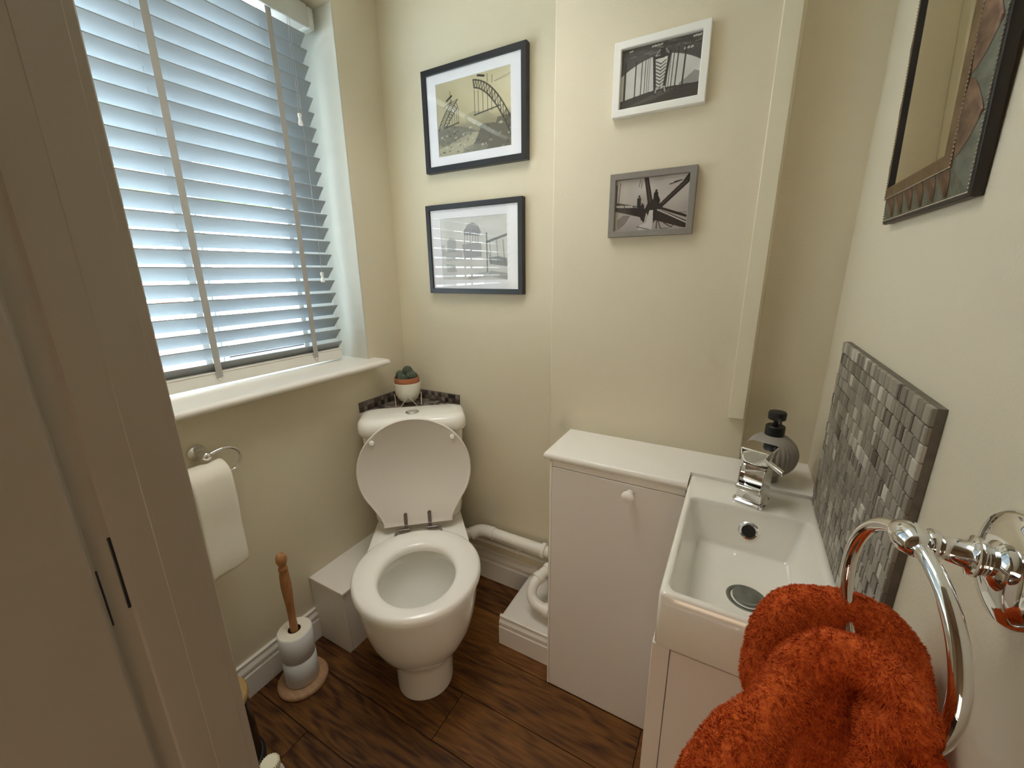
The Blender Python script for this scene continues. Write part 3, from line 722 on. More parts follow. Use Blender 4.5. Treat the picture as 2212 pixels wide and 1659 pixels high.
# ------------------------------------------------------------------ boxing left of the toilet
bx = empty('pipe_boxing', (-1.24, .95, 0)); tag(bx, 'white painted boxed-in ledge along the wall left of the toilet', 'boxing')
build('front_panel', MB().box(XL+.0005+1.24, -1.152+1.24, .78-.95, .794-.95, 0.001, .262), M_gloss, bx, bevel=.0015)
build('side_panel', MB().box(-1.166+1.24, -1.151+1.24, .7945-.95, .945-.95, 0.001, .262), M_gloss, bx, bevel=.001)
build('top_panel', MB().prism([(XL+.0005+1.24, .777-.95), (-1.148+1.24, .777-.95), (-1.148+1.24, .950-.95), (-1.275+1.24, 1.095-.95), (XL+.0005+1.24, 1.165-.95)], .2625, .275), M_gloss, bx, bevel=.002)
# low plinth beside the cabinet
pl = empty('low_plinth', (-.56, 1.23, 0)); tag(pl, 'low white plinth with moulded edge on the floor left of the cabinet', 'plinth')
build('plinth_top', MB().box(-.664+.56, -.4475+.56, 1.105-1.23, 1.3655-1.23, .112, .124), M_gloss, pl, bevel=.002)
sk = skirting('plinth_skirting', (-.676, 1.108, 0), (-.4475, 1.108, 0), (0, -1, 0), .1255, .018); sk.parent = pl; sk.location = (.56, -1.23, 0)
build('plinth_side', MB().box(-.676+.56, -.662+.56, 1.1085-1.23, 1.365-1.23, 0.001, .1118), M_gloss, pl, bevel=.002)

# ------------------------------------------------------------------ pipework on the back wall
wp = empty('waste_pipe', (-.9, 1.34, .28)); tag(wp, 'thick white waste pipe with elbow running low along the back wall', 'pipe')
def rel(e, pts): return [tuple(Vector(p)-e.location) for p in pts]
PY, PZ, PR = 1.335, .283, .0235
mb = MB().tube(rel(wp, [(-.86, PY, PZ+.001), (-.45, PY, PZ)]), PR, 24); build('straight_pipe', mb, M_pipe, wp, smooth=True)
mb = MB().tube(rel(wp, arc_pts([(-.845, PY, PZ), (-.885, PY, PZ), (-.915, PY-.01, PZ-.003), (-.937, PY-.032, PZ-.008)], 6)), .0265, 24); build('elbow', mb, M_pipe, wp, smooth=True, auto=50)
build('elbow_rim', MB().tube(rel(wp, [(-.839, PY, PZ), (-.852, PY, PZ)]), .0285, 24), M_pipe, wp, smooth=True); build('elbow_rim', MB().tube(rel(wp, [(-.931, PY-.027, PZ-.007), (-.940, PY-.036, PZ-.010)]), .0285, 24), M_pipe, wp, smooth=True)
mb = MB().tube(rel(wp, [(-.935, PY-.030, PZ-.008), (-.992, 1.262, .268)]), .0225, 24); build('branch_pipe', mb, M_pipe, wp, smooth=True)
mb = MB().tube(rel(wp, [(-.606, PY, PZ), (-.590, PY, PZ)]), .031, 24); build('pipe_collar', mb, M_pipe, wp, smooth=True)
for z, y, lb in ((.232, 1.362, 'thin white pipe directly under the thick waste pipe'), (.206, 1.362, 'lower of the two thin white pipes under the waste pipe')):
    cpz = empty('copper_pipe', (-.75, y, z)); tag(cpz, lb, 'pipe', 'thin pipes along the back wall')
    build('pipe_run', MB().tube([(-.33, 0, 0), (.30, 0, 0)], .0078, 14), M_pipe, cpz, smooth=True)
    build('pipe_clip', MB().tube([(.01, 0, 0), (.022, 0, 0)], .011, 14).box(.012, .020, 0, 1.3845-y, -.006, .006), M_pipe, cpz, smooth=True)
tp = empty('sink_drain_pipe', (-.56, 1.2, .22)); tag(tp, 'white bent drain pipe curving out beside the cabinet above the plinth', 'pipe')
dp = [(-.540, 1.286, .263), (-.556, 1.250, .258), (-.568, 1.215, .250), (-.576, 1.188, .236), (-.573, 1.166, .214), (-.553, 1.152, .196), (-.520, 1.148, .187), (-.470, 1.148, .183)]
build('bent_pipe', MB().tube(rel(tp, arc_pts(dp, 6)), .0200, 20), M_pipe, tp, smooth=True)
build('pipe_collar', MB().tube(rel(tp, [(-.5645, 1.226, .2525), (-.5705, 1.208, .2475)]), .0245, 20), M_pipe, tp, smooth=True)
build('pipe_collar', MB().tube(rel(tp, [(-.545, 1.274, .2615), (-.553, 1.257, .259)]), .0245, 20), M_pipe, tp, smooth=True)
build('pipe_collar', MB().tube(rel(tp, [(-.512, 1.148, .1865), (-.492, 1.148, .185)]), .0245, 20), M_pipe, tp, smooth=True)

# ------------------------------------------------------------------ cabinet, worktop
cab = empty('cabinet', (-.26, 1.13, 0)); tag(cab, 'white painted cabinet with one door and round knob between toilet and basin', 'cabinet')
def cb(x0, x1, y0, y1, z0, z1): return MB().box(x0+.26, x1+.26, y0-1.13, y1-1.13, z0, z1)
build('side_panel', cb(-.447, -.4405, 1.032, 1.239, .001, .8552), M_unit_edge, cab, bevel=.0012)
build('top_rail', cb(-.4402, -.0700, 1.036, 1.05, .837, .8552), M_unit_edge, cab, bevel=.001)
build('body', cb(-.4402, -.0700, 1.051, 1.239, .001, .8552), M_unit, cab)
d = build('door', cb(-.4400, -.0700, 1.033, 1.0505, .002, .8355), M_unit, cab, bevel=.0012)
build('knob', MB().lathe([(.0095, 0), (.008, .006), (.0075, .012), (.013, .019), (.0168, .024), (.0168, .029), (.012, .034), (.001, .0355)], (-.208+.26, 1.033-1.13, .812), (0, -1, 0), 28), M_unit_edge, d, smooth=True)
wk = empty('worktop', (-.2, 1.2, .8560)); tag(wk, 'white painted worktop shelf over the cabinet and behind the basin', 'worktop')
def round_edge(y0): return [(y0+.0, .0), (y0-.008, .0035), (y0-.012, .010), (y0-.012, .015), (y0-.009, .0215), (y0, .025)]
# L-shaped board: outline (inset d) lofted over a rounded nosing
def wo(d, z): return [(-.466+d*.5+.2, 1.026+d-1.2, z), (-.0668+.2, 1.026+d-1.2, z), (-.0668+.2, 1.0925-1.2, z), (.2095+.2, 1.0925-1.2, z), (.2095+.2, 1.2895-1.2, z), (.0472+.2, 1.2895-1.2, z), (.0472+.2, 1.2392-1.2, z), (-.466+d*.5+.2, 1.2392-1.2, z)]
mb = MB().loft([wo(.010, .0005), wo(.003, .003), wo(0, .009), wo(0, .015), wo(.0025, .0205), wo(.007, .0238), wo(.012, .0248)])
build('worktop_board', mb, mat('worktop_gloss', (.84, .81, .755), .25, bump=.05, bscale=40), wk, smooth=True, auto=40)

# ------------------------------------------------------------------ vanity + basin
va = empty('vanity_unit', (.07, .83, 0)); tag(va, 'white vanity cupboard under the basin at the near right', 'cupboard')
M_x = 0
def vb(x0, x1, y0, y1, z0, z1): return MB().box(x0-.07, x1-.07, y0-.83, y1-.83, z0, z1)
M_van = mat('vanity_white', (.80, .735, .68), .4, bump=.04, bscale=60)
build('carcass', vb(-.0692, .2095, .642, 1.088, .001, .763), M_van, va, bevel=.002)
build('left_stile', vb(-.0692, -.0395, .626, .6415, .001, .763), M_van, va, bevel=.001)
build('door', vb(-.038, .2085, .626, .6415, .001, .760), M_van, va, bevel=.001)
ba = empty('wash_basin', (.07, .86, .764)); tag(ba, 'white ceramic rectangular cloakroom basin with an overflow on the vanity', 'basin')
X0, X1, Y0, Y1, ZT = -.066, .1985, .622, 1.0915, .875
def br(x0, x1, y0, y1, z, r): return [(x-.07, y-.86, zz-.764) for x, y, zz in rrect(x0, x1, y0, y1, z, r, 6)]
mb = MB().loft([br(X0+.002, X1, Y0+.002, Y1, .764, .006), br(X0, X1, Y0, Y1, .768, .007), br(X0, X1, Y0, Y1, ZT-.006, .008), br(X0+.002, X1-.001, Y0+.002, Y1-.001, ZT-.0015, .008), br(X0+.006, X1-.004, Y0+.006, Y1-.004, ZT, .009),
                br(X0+.011, X1-.009, Y0+.013, .982, ZT-.0003, .016), br(X0+.014, X1-.012, Y0+.016, .979, ZT-.003, .017), br(X0+.016, X1-.016, Y0+.019, .977, ZT-.012, .017), br(X0+.036, X1-.040, Y0+.060, .955, ZT-.090, .014), br(X0+.039, X1-.043, Y0+.064, .952, ZT-.0955, .013), br(X0+.045, X1-.049, Y0+.070, .946, ZT-.0985, .012), br(.03, .12, .76, .88, ZT-.101, .01)])
build('bowl', mb, M_basin, ba, smooth=True, auto=50)
# overflow in the back slope of the bowl
nrm = Vector((0, -.962, .271))
oc = Vector((.0735-.07, .9668-.86, .825-.764))
build('overflow_ring', MB().lathe([(.021, -.004), (.021, .001), (.0185, .0030), (.0145, .002), (.013, -.002), (.013, -.003)], oc, nrm, 32, True, False), M_chrome, ba, smooth=True)
build('overflow_hole', MB().lathe([(.0138, .0004), (.0138, .0012)], oc, nrm, 24), M_black, ba)
wc = (.076-.07, .805-.86, .7725-.764)
w_ = build('waste', MB().lathe([(.038, -.001), (.038, .001), (.034, .0025), (.029, .002), (.0265, 0)], wc, (0,0,1), 40), M_dark_steel, ba, smooth=True)
build('plug', MB().lathe([(.0245, .002), (.0255, .0075), (.024, .0105), (.012, .0128), (.004, .0132), (.003, .0125), (.001, .0125)], wc, (0,0,1), 40), M_dark_steel, w_, smooth=True)

# mixer tap
tap = empty('mixer_tap', (.074, 1.022, .875), (0, 0, math.radians(-20))); tap.scale = (1.12, 1.12, .97); tag(tap, 'square chrome mixer tap with side lever at the back of the basin', 'tap')
build('base_plate', MB().loft([rrect(-.030, .030, -.032, .027, 0, .010), rrect(-.030, .030, -.032, .027, .006, .010), rrect(-.027, .027, -.029, .024, .009, .009)]), M_chrome, tap, smooth=True, auto=30)
# body: square column whose front is scooped into a waterfall chute, side profile in (y, z)
prof = [(.022, .009), (.023, .098), (-.012, .098), (-.0135, .088), (-.0125, .076), (-.0135, .066), (-.018, .058), (-.026, .0525), (-.038, .050), (-.0385, .040), (-.030, .036), (-.0265, .028), (-.0260, .009)]
build('body', MB().loft([[(x, y, z) for y, z in prof] for x in (-.0235, .0235)]), M_chrome, tap, bevel=.0022, seg=3)
build('chute_cheek', MB().loft([[(x, y, z) for y, z in ((-.012, .096), (-.024, .092), (-.0275, .060), (-.030, .0525), (-.014, .0525))] for x in (-.0235, -.0205)]), M_chrome, tap, bevel=.0008)
build('chute_cheek', MB().loft([[(x, y, z) for y, z in ((-.012, .096), (-.024, .092), (-.0275, .060), (-.030, .0525), (-.014, .0525))] for x in (.0205, .0235)]), M_chrome, tap, bevel=.0008)
build('collar', MB().loft([rrect(-.022, .022, -.019, .021, .0984, .006), rrect(-.022, .022, -.019, .021, .1015, .006)]), M_black, tap, smooth=True)
hd_ = build('handle_block', MB().loft([rrect(-.0225, .0225, -.022, .022, .1018, .012), rrect(-.0255, .0255, -.026, .025, .110, .010), rrect(-.028, .028, -.0295, .027, .138, .006), rrect(-.0265, .0265, -.028, .0255, .1405, .006)]), M_chrome, tap, smooth=True, auto=30)
build('lever', MB().loft([[(.020, y, z) for y, z in ((-.030,.119),(-.019,.119),(-.019,.127),(-.030,.127))], [(.058, y, z) for y, z in ((-.052,.108),(-.039,.108),(-.039,.118),(-.052,.118))]]), M_chrome, hd_, bevel=.0018, seg=2)

# ------------------------------------------------------------------ soap dispenser
sd = empty('soap_dispenser', (.108, 1.145, .8812)); sd.scale = (1.1, 1.1, 1.06); tag(sd, 'ribbed taupe soap dispenser with black pump behind the tap', 'soap dispenser')
mb = MB(); prof = [(.020, 0), (.0215, .002), (.0215, .016), (.030, .022), (.040, .032), (.048, .047), (.0515, .064), (.050, .080), (.044, .095), (.034, .106), (.024, .112), (.020, .114)]
NS = 120; rg = []
for r, h in arc_pts([(a, b, 0) for a, b in prof], 3) and [(p.x, p.y) for p in arc_pts([(a, b, 0) for a, b in prof], 3)]:
    amp = .0016*max(0, min(1, (h-.018)/.02))*max(0, min(1, (.108-h)/.03))
    rg.append([((r+amp*(abs(math.sin(15*2*PI*i/NS))*2-1))*math.cos(2*PI*i/NS), (r+amp*(abs(math.sin(15*2*PI*i/NS))*2-1))*math.sin(2*PI*i/NS), h) for i in range(NS)])
mb.loft(rg); build('bottle', mb, M_soap, sd, smooth=True, auto=60)
build('collar', MB().lathe([(.0195, .110), (.0195, .135), (.0175, .137), (.005, .137)], (0,0,0), (0,0,1), 32), M_black, sd, smooth=True)
pm = build('pump', MB().lathe([(.0055, .136), (.0050, .150), (.0165, .152), (.0175, .153), (.0180, .167), (.0165, .170), (.001, .171)], (0,0,0), (0,0,1), 32), M_black, sd, smooth=True)
build('nozzle', MB().tube([(0, -.006, .158), (.004, -.026, .156), (.005, -.030, .150)], [.0045, .004, .0035], 12), M_black, pm, smooth=True)

# ------------------------------------------------------------------ mirror on the right wall
mi_ = empty('wall_mirror', (.2095, .80, 1.472), (0, math.radians(-1.6), 0)); tag(mi_, 'mirror in an embossed antique metal frame on the right wall', 'mirror')
M_mf = None
m, nt, p = new_mat('embossed_antique_metal'); M_mf = m
tc = nt.nodes.new('ShaderNodeTexCoord')
nz = nt.nodes.new('ShaderNodeTexNoise'); nz.inputs['Scale'].default_value = 45; nz.inputs['Detail'].default_value = 6; nt.links.new(tc.outputs['Object'], nz.inputs['Vector'])
rp = nt.nodes.new('ShaderNodeValToRGB'); rp.color_ramp.elements[0].color = (.10, .060, .036, 1); rp.color_ramp.elements[0].position = .35; rp.color_ramp.elements[1].color = (.27, .165, .10, 1); rp.color_ramp.elements[1].position = .7
nt.links.new(nz.outputs[0], rp.inputs[0]); nt.links.new(rp.outputs[0], p.inputs['Base Color']); p.inputs['Metallic'].default_value = .55; p.inputs['Roughness'].default_value = .5
bp_ = nt.nodes.new('ShaderNodeBump'); bp_.inputs['Strength'].default_value = .5; bp_.inputs['Distance'].default_value = .001; nt.links.new(nz.outputs[0], bp_.inputs['Height']); nt.links.new(bp_.outputs[0], p.inputs['Normal'])
M_pat = mat('verdigris_metal', (.20, .205, .155), .55, metal=.5, noise=.4, nscale=60, bump=.4, bscale=200)
M_gold = mat('worn_gilt_metal', (.20, .125, .055), .5, metal=.35, noise=.4, nscale=40, bump=.3, bscale=150)
M_side = mat('dark_frame_side', (.030, .025, .022), .45, metal=.3)
MY0, MY1, MZ0, MZ1 = .652-.80, .985-.80, 0., .50
FWm = .052
def mr(iy, x, iz=None):
    iz = iy if iz is None else iz
    return [(x, MY0+iy, MZ0+iz), (x, MY1-iy, MZ0+iz), (x, MY1-iy, MZ1-iz), (x, MY0+iy, MZ1-iz)]
build('frame_side', MB().loft([mr(0, 0), mr(-.001, -.006), mr(0, -.0105), mr(.004, -.0115)], False, False), M_side, mi_, bevel=.0008)
build('frame_face', MB().loft([mr(.004, -.0115), mr(.036, -.0195)], False, False), M_pat, mi_)
build('inner_band', MB().loft([mr(.036, -.0195), mr(.0365, -.0215), mr(.050, -.0240), mr(FWm, -.0232)], False, False), M_gold, mi_)
build('inner_rebate', MB().loft([mr(FWm, -.0232), mr(FWm, -.0180)], False, False), M_side, mi_)
build('frame_back', MB().loft([mr(.001, -.0005), mr(.049, -.0005), mr(.049, -.0165), mr(.052, -.0165)], False, False), M_side, mi_)
build('mirror_glass', MB().box(-.0190, -.0170, MY0+.051, MY1-.051, MZ0+.051, MZ1-.051), M_mirror, mi_)
# embossed leaf scallops round the face
def leaf_mesh(w, h):
    pts = []; n = 9
    for i in range(n+1):
        t = i/n; pts.append((w/2*math.sin(PI*min(1, t*.62+.38))**.8 if t < 1 else 0, h*t))
    prof_ = [(w/2*(1-t**1.6), h*t) for t in [i/8 for i in range(9)]]
    V = []; Fq = []
    L = [(-x, y) for x, y in prof_]
    for (x, y) in prof_:
        V += [(-x, y, 0), (-x*.55, y, .0014), (0, y, .0022), (x*.55, y, .0014), (x, y, 0)]
    for k in range(8):
        for i in range(4): b = k*5+i; Fq.append((b, b+1, b+6, b+5))
    me = bpy.data.meshes.new('leaf_boss'); me.from_pydata(V, [], Fq); me.materials.append(M_mf)
    me.polygons.foreach_set('use_smooth', [True]*len(me.polygons)); me.update(); return me
sl = math.atan2(.008, .032)
lmA, lmB = leaf_mesh(.040, .029), leaf_mesh(.078, .029)
def put_leaf(me, o3, along, outward):
    nrm_ = Vector(along).cross(Vector(outward)); 
    if nrm_.x > 0: nrm_ = -nrm_; along = tuple(-a for a in along)
    out = (Vector(outward)*math.cos(sl) + Vector((1, 0, 0))*math.sin(sl)).normalized(); al = Vector(along)
    nn = al.cross(out)
    o = bpy.data.objects.new('leaf_boss', me); COL.objects.link(o); o.parent = mi_
    o.matrix_local = Matrix(((al.x, out.x, nn.x, o3[0]), (al.y, out.y, nn.y, o3[1]), (al.z, out.z, nn.z, o3[2]), (0, 0, 0, 1)))
XI = -.0198
for k in range(6):
    y = MY0+.060+k*(MY1-MY0-.120)/5
    put_leaf(lmA, (XI, y, MZ0+.0355), (0, 1, 0), (0, 0, -1)); put_leaf(lmA, (XI, y, MZ1-.0355), (0, 1, 0), (0, 0, 1))
for k in range(5):
    z = MZ0+.085+k*(MZ1-MZ0-.17)/4
    put_leaf(lmB, (XI, MY0+.0355, z), (0, 0, 1), (0, -1, 0)); put_leaf(lmB, (XI, MY1-.0355, z), (0, 0, 1), (0, 1, 0))
bd = MB()
for d_, x in ((.0365, -.0212), (.0045, -.0120)):
    for seg_ in range(4):
        a = mr(d_, x)[seg_]; b = mr(d_, x)[(seg_+1) % 4]; L = (Vector(b)-Vector(a)).length; n = int(L/.0042)
        for i in range(n):
            c = Vector(a).lerp(Vector(b), i/n); r = .0014
            bd.add([c+Vector(q)*r for q in ((-1,0,0),(0,1,0),(0,0,1),(0,-1,0),(0,0,-1))], [(0,1,2),(0,2,3),(0,3,4),(0,4,1)])
o = build('beading', bd, mat('dull_pewter_beads', (.32, .29, .24), .4, metal=.7), mi_); tag(o, kind='stuff')

# ------------------------------------------------------------------ towel ring
tr = empty('towel_ring', (.2095, .403, 1.183)); tag(tr, 'chrome towel ring on a round wall rose at the near right', 'towel ring')
RO = tr.location
def rl(p): return Vector(p)-RO
build('rose', MB().lathe([(.043, 0), (.0445, .003), (.044, .012), (.040, .0165), (.030, .0185), (.021, .020)], (0,0,0), (-1, 0, 0), 48), M_chrome, tr, smooth=True, auto=60)
JT = Vector((.1430, .409, 1.187))
build('arm', MB().lathe([(.0205, .018), (.018, .021), (.0125, .024), (.0125, .027), (.0158, .030), (.0158, .033), (.0105, .0355), (.0095, .047), (.0095, .050), (.0118, .052), (.0118, .057), (.009, .061)], (0,0,0), (JT-RO).normalized()*1.0, 36), M_chrome, tr, smooth=True, auto=60)
RC = Vector((.144, .405, 1.105)); RN = Vector((.984, .179, .007)).normalized(); RR = .082
jd = (JT-RC); jd = (jd - RN*jd.dot(RN)).normalized(); jp = RC+jd*RR
tdir = RN.cross(jd)
build('knuckle', MB().lathe([(.001, -.017), (.0085, -.0155), (.0105, -.011), (.0128, -.004), (.0128, .004), (.0105, .011), (.0085, .0155), (.001, .017)], rl(jp), tdir, 28), M_chrome, tr, smooth=True, auto=60)
a_ = jd; b_ = tdir
build('ring', MB().tube([rl(RC+(a_*math.cos(2*PI*i/72)+b_*math.sin(2*PI*i/72))*RR) for i in range(72)], .0062, 18, closed=True), M_chrome, tr, smooth=True)

# ------------------------------------------------------------------ towel
M_towel, nt, p = new_mat('rust_orange_pile')
p.inputs['Roughness'].default_value = .95; p.inputs['Sheen Weight'].default_value = .15; p.inputs['Sheen Tint'].default_value = (1, .45, .2, 1)
tc = nt.nodes.new('ShaderNodeTexCoord'); nz = nt.nodes.new('ShaderNodeTexNoise'); nz.inputs['Scale'].default_value = 420; nz.inputs['Detail'].default_value = 4
nt.links.new(tc.outputs['Object'], nz.inputs['Vector'])
rp = nt.nodes.new('ShaderNodeValToRGB'); rp.color_ramp.elements[0].color = (.44, .042, .002, 1); rp.color_ramp.elements[0].position = .3; rp.color_ramp.elements[1].color = (.76, .155, .014, 1); rp.color_ramp.elements[1].position = .75
nt.links.new(nz.outputs[0], rp.inputs[0]); nt.links.new(rp.outputs[0], p.inputs['Base Color'])
folds = [  # (px, py, depth, radius px) sausages that merge into one cloth
    [(1650,1470,.43,46),(1655,1400,.435,42),(1700,1325,.44,46),(1775,1312,.44,44),(1860,1335,.43,48),(1925,1400,.41,52),(1965,1480,.39,48),(1985,1550,.375,40)],
    [(1720,1370,.46,60),(1830,1400,.45,70),(1900,1470,.43,66)],
    [(1640,1560,.365,40),(1690,1490,.352,46),(1745,1435,.338,50),(1815,1415,.325,46),(1890,1445,.305,46),(1950,1503,.285,42),(1985,1570,.272,36)],
    [(1738,1468,.335,44),(1662,1545,.322,54),(1604,1620,.312,72),(1560,1700,.305,84),(1525,1800,.30,88),(1505,1920,.30,84)],
    [(1860,1500,.318,30),(1905,1525,.300,36),(1950,1575,.28,36)],
    [(1876,1550,.300,24),(1898,1605,.290,36),(1894,1680,.283,44),(1865,1780,.28,54),(1855,1920,.28,54)],
    [(1965,1590,.290,28),(1985,1640,.29,36),(1995,1720,.29,44),(1990,1850,.29,52)],
    [(1780,1450,.47,60),(1785,1600,.53,80),(1780,1780,.53,95),(1775,1920,.53,90)],
    [(1925,1500,.40,52),(1945,1620,.38,56),(1935,1800,.37,72)],
]
mb = MB()
for fo in folds:
    pts = [at_depth(a, b, d) for a, b, d, r in fo]; rs = [r*d/F_PX for a, b, d, r in fo]
    sp_ = arc_pts(pts, 4); rr = [v.x for v in arc_pts([(r, 0, 0) for r in rs], 4)]
    e0, e1 = (sp_[0]-sp_[1]).normalized(), (sp_[-1]-sp_[-2]).normalized()
    pts_ = [sp_[0]+e0*rr[0]*.9, sp_[0]+e0*rr[0]*.6] + sp_ + [sp_[-1]+e1*rr[-1]*.6, sp_[-1]+e1*rr[-1]*.9]
    mb.tube(pts_, [rr[0]*.35, rr[0]*.78]+rr+[rr[-1]*.78, rr[-1]*.35], 20)
mb.v = [(min(v[0], .196), v[1], v[2]) for v in mb.v]
tmp = build('towel_tmp', mb, M_towel)
md = tmp.modifiers.new('r', 'REMESH'); md.mode = 'VOXEL'; md.voxel_size = .0034
md = tmp.modifiers.new('s', 'SMOOTH'); md.factor = .5; md.iterations = 3
tx = bpy.data.textures.new('t', 'CLOUDS'); tx.noise_scale = .035
md = tmp.modifiers.new('d', 'DISPLACE'); md.texture = tx; md.strength = .006; md.texture_coords = 'LOCAL'
tx2 = bpy.data.textures.new('t2', 'CLOUDS'); tx2.noise_scale = .009
md = tmp.modifiers.new('d2', 'DISPLACE'); md.texture = tx2; md.strength = .0022; md.texture_coords = 'LOCAL'
dg = bpy.context.evaluated_depsgraph_get(); ev = tmp.evaluated_get(dg); me = bpy.data.meshes.new_from_object(ev)
bpy.data.objects.remove(tmp)
nv = len(me.vertices); co = np.zeros(nv*3); me.vertices.foreach_get('co', co); co = co.reshape(-1, 3)
no = np.zeros(nv*3); me.vertices.foreach_get('normal', no); no = no.reshape(-1, 3)
me.calc_loop_triangles(); nt_ = len(me.loop_triangles); tri = np.zeros(nt_*3, np.int32); me.loop_triangles.foreach_get('vertices', tri); tri = tri.reshape(-1, 3)
A = co[tri[:, 1]]-co[tri[:, 0]]; B = co[tri[:, 2]]-co[tri[:, 0]]; ar = np.linalg.norm(np.cross(A, B), axis=1)
NT = 250000
pick = rng.choice(nt_, NT, p=ar/ar.sum()); u = rng.rand(NT, 1); v = rng.rand(NT, 1); fl_ = (u+v) > 1; u = np.where(fl_, 1-u, u); v = np.where(fl_, 1-v, v)
P0 = co[tri[pick, 0]] + A[pick]*u + B[pick]*v
N0 = no[tri[pick, 0]]
# clump direction from a smooth field plus gravity
def field(P, s, k): return np.stack([np.sin(P[:, 0]*s+k+2.1*np.sin(P[:, 1]*s*.7)), np.sin(P[:, 1]*s*1.1+1.3*k+2*np.sin(P[:, 2]*s*.8)), np.sin(P[:, 2]*s*.9+2*k+2*np.sin(P[:, 0]*s))], 1)
D = N0*1.0 + field(P0, 150, 1.)*.40 + field(P0, 520, 4.)*.45 + rng.normal(0, .30, (NT, 3)) + np.array([0, 0, -.40])
D /= np.linalg.norm(D, axis=1, keepdims=True)
Ln = (.0030+.0016*rng.rand(NT, 1)); S = np.cross(D, rng.normal(0, 1, (NT, 3))); S /= np.linalg.norm(S, axis=1, keepdims=True)
wd = .00030
g = np.array([0, 0, -.0010])
base = P0-N0*.0006
tv = np.stack([base-S*wd, base+S*wd, base+D*Ln*.6+S*wd*.8, base+D*Ln*.6-S*wd*.8, base+D*Ln+g], 1).reshape(-1, 3)
allv = np.concatenate([co, tv]); allv[:, 0] = np.minimum(allv[:, 0], .2085)
qi = nv+np.arange(NT)*5
npoly0 = len(me.polygons); ls = np.zeros(len(me.loops), np.int32); me.loops.foreach_get('vertex_index', ls); st = np.zeros(npoly0, np.int32); me.polygons.foreach_get('loop_start', st)
lq = np.stack([qi, qi+1, qi+2, qi+3, qi+3, qi+2, qi+4], 1)
loops = np.concatenate([ls, lq.ravel()]).astype(np.int32)
starts = np.concatenate([st, (len(ls)+np.arange(NT)[:, None]*7+np.array([0, 4])).ravel()]).astype(np.int32)
tm = bpy.data.meshes.new('towel'); tm.vertices.add(len(allv)); tm.vertices.foreach_set('co', allv.ravel())
tm.loops.add(len(loops)); tm.loops.foreach_set('vertex_index', loops); tm.polygons.add(len(starts)); tm.polygons.foreach_set('loop_start', starts)
tm.update(calc_edges=True); tm.polygons.foreach_set('use_smooth', [True]*len(tm.polygons)); tm.materials.append(M_towel)
o = bpy.data.objects.new('towel', tm); COL.objects.link(o); tag(o, 'fluffy rust-orange hand towel draped through the chrome ring', 'towel')

# ------------------------------------------------------------------ toilet roll and holder
rh = empty('toilet_roll_holder', (XL+.0005, .513, .905)); tag(rh, 'chrome hooked toilet roll holder on the left wall', 'toilet roll holder')
hx = XL+.0005
build('rose', MB().lathe([(.025, 0), (.025, .006), (.022, .010), (.013, .014), (.0115, .020)], (0,0,0), (1, 0, 0), 36), M_chrome, rh, smooth=True, auto=60)
build('arm', MB().lathe([(.0115, .014), (.0105, .030), (.012, .044), (.0125, .056), (.011, .064), (.003, .067)], (0,0,0), (1, 0, 0), 28), M_chrome, rh, smooth=True, auto=60)
RX, RZ = hx+.058, .838
pts = [(.055, .004, .0), (.056, .03, .006), (.057, .055, .006), (.058, .074, -.004), (.058, .086, -.022), (.058, .084, -.043), (.058, .070, -.062), (.058, .05, -.067), (.058, -.07, -.067)]
build('hook', MB().tube(arc_pts(pts, 6), .0043, 14), M_chrome, rh, smooth=True)
ro = empty('toilet_roll', (RX, .50, RZ)); tag(ro, 'white toilet roll hanging on the chrome holder with loose end down', 'toilet roll')
RRr, RIr = .046, .019
y0, y1 = -.055, .048
mb = MB(); N = 48
def rr_(r, y): return [(r*math.cos(2*PI*i/N), y, r*math.sin(2*PI*i/N)) for i in range(N)]
mb.loft([rr_(RIr, y0), rr_(RRr-.001, y0), rr_(RRr, y0+.001), rr_(RRr, y1-.001), rr_(RRr-.001, y1), rr_(RIr, y1)], False, False)
build('roll', mb, M_tissue, ro, smooth=True, auto=40)
build('core', MB().loft([rr_(RIr, y0+.0005), rr_(RIr, y1-.0005), rr_(RIr-.001, y1-.0005), rr_(RIr-.001, y0+.0005)], False, False), M_card, ro, smooth=True)
sh = []
prof = [(RRr*math.cos(a)+.0008*math.cos(a), RRr*math.sin(a)+.0008*math.sin(a)) for a in np.linspace(PI*.62, .12, 12)]
zb = -.285
for k in range(1, 22): t = k/21; prof.append((RRr+.0015+.004*math.sin(t*2.4)+.002*math.sin(t*9), .005+(zb-.005)*t))
NYs = 14; V = []; Fq = []
for k, (x, z) in enumerate(prof):
    t = max(0, (k-12)/21)
    for j in range(NYs+1):
        s = j/NYs; y = y0+.001+(y1-y0-.002)*s - .004*t
        V.append((x+.0012*math.sin(7*s+3*t)*t*2, y, z+(.012*(s-.5)*-t*0 if k < len(prof)-1 else .012*s+.0012*math.sin(40*s)+.001*rng.rand())))
for k in range(len(prof)-1):
    for j in range(NYs): b = k*(NYs+1)+j; Fq.append((b, b+1, b+NYs+2, b+NYs+1))
o = build('loose_sheet', MB().add(V, Fq), M_tissue, ro, smooth=True, auto=80)
md = o.modifiers.new('t', 'SOLIDIFY'); md.thickness = .0006

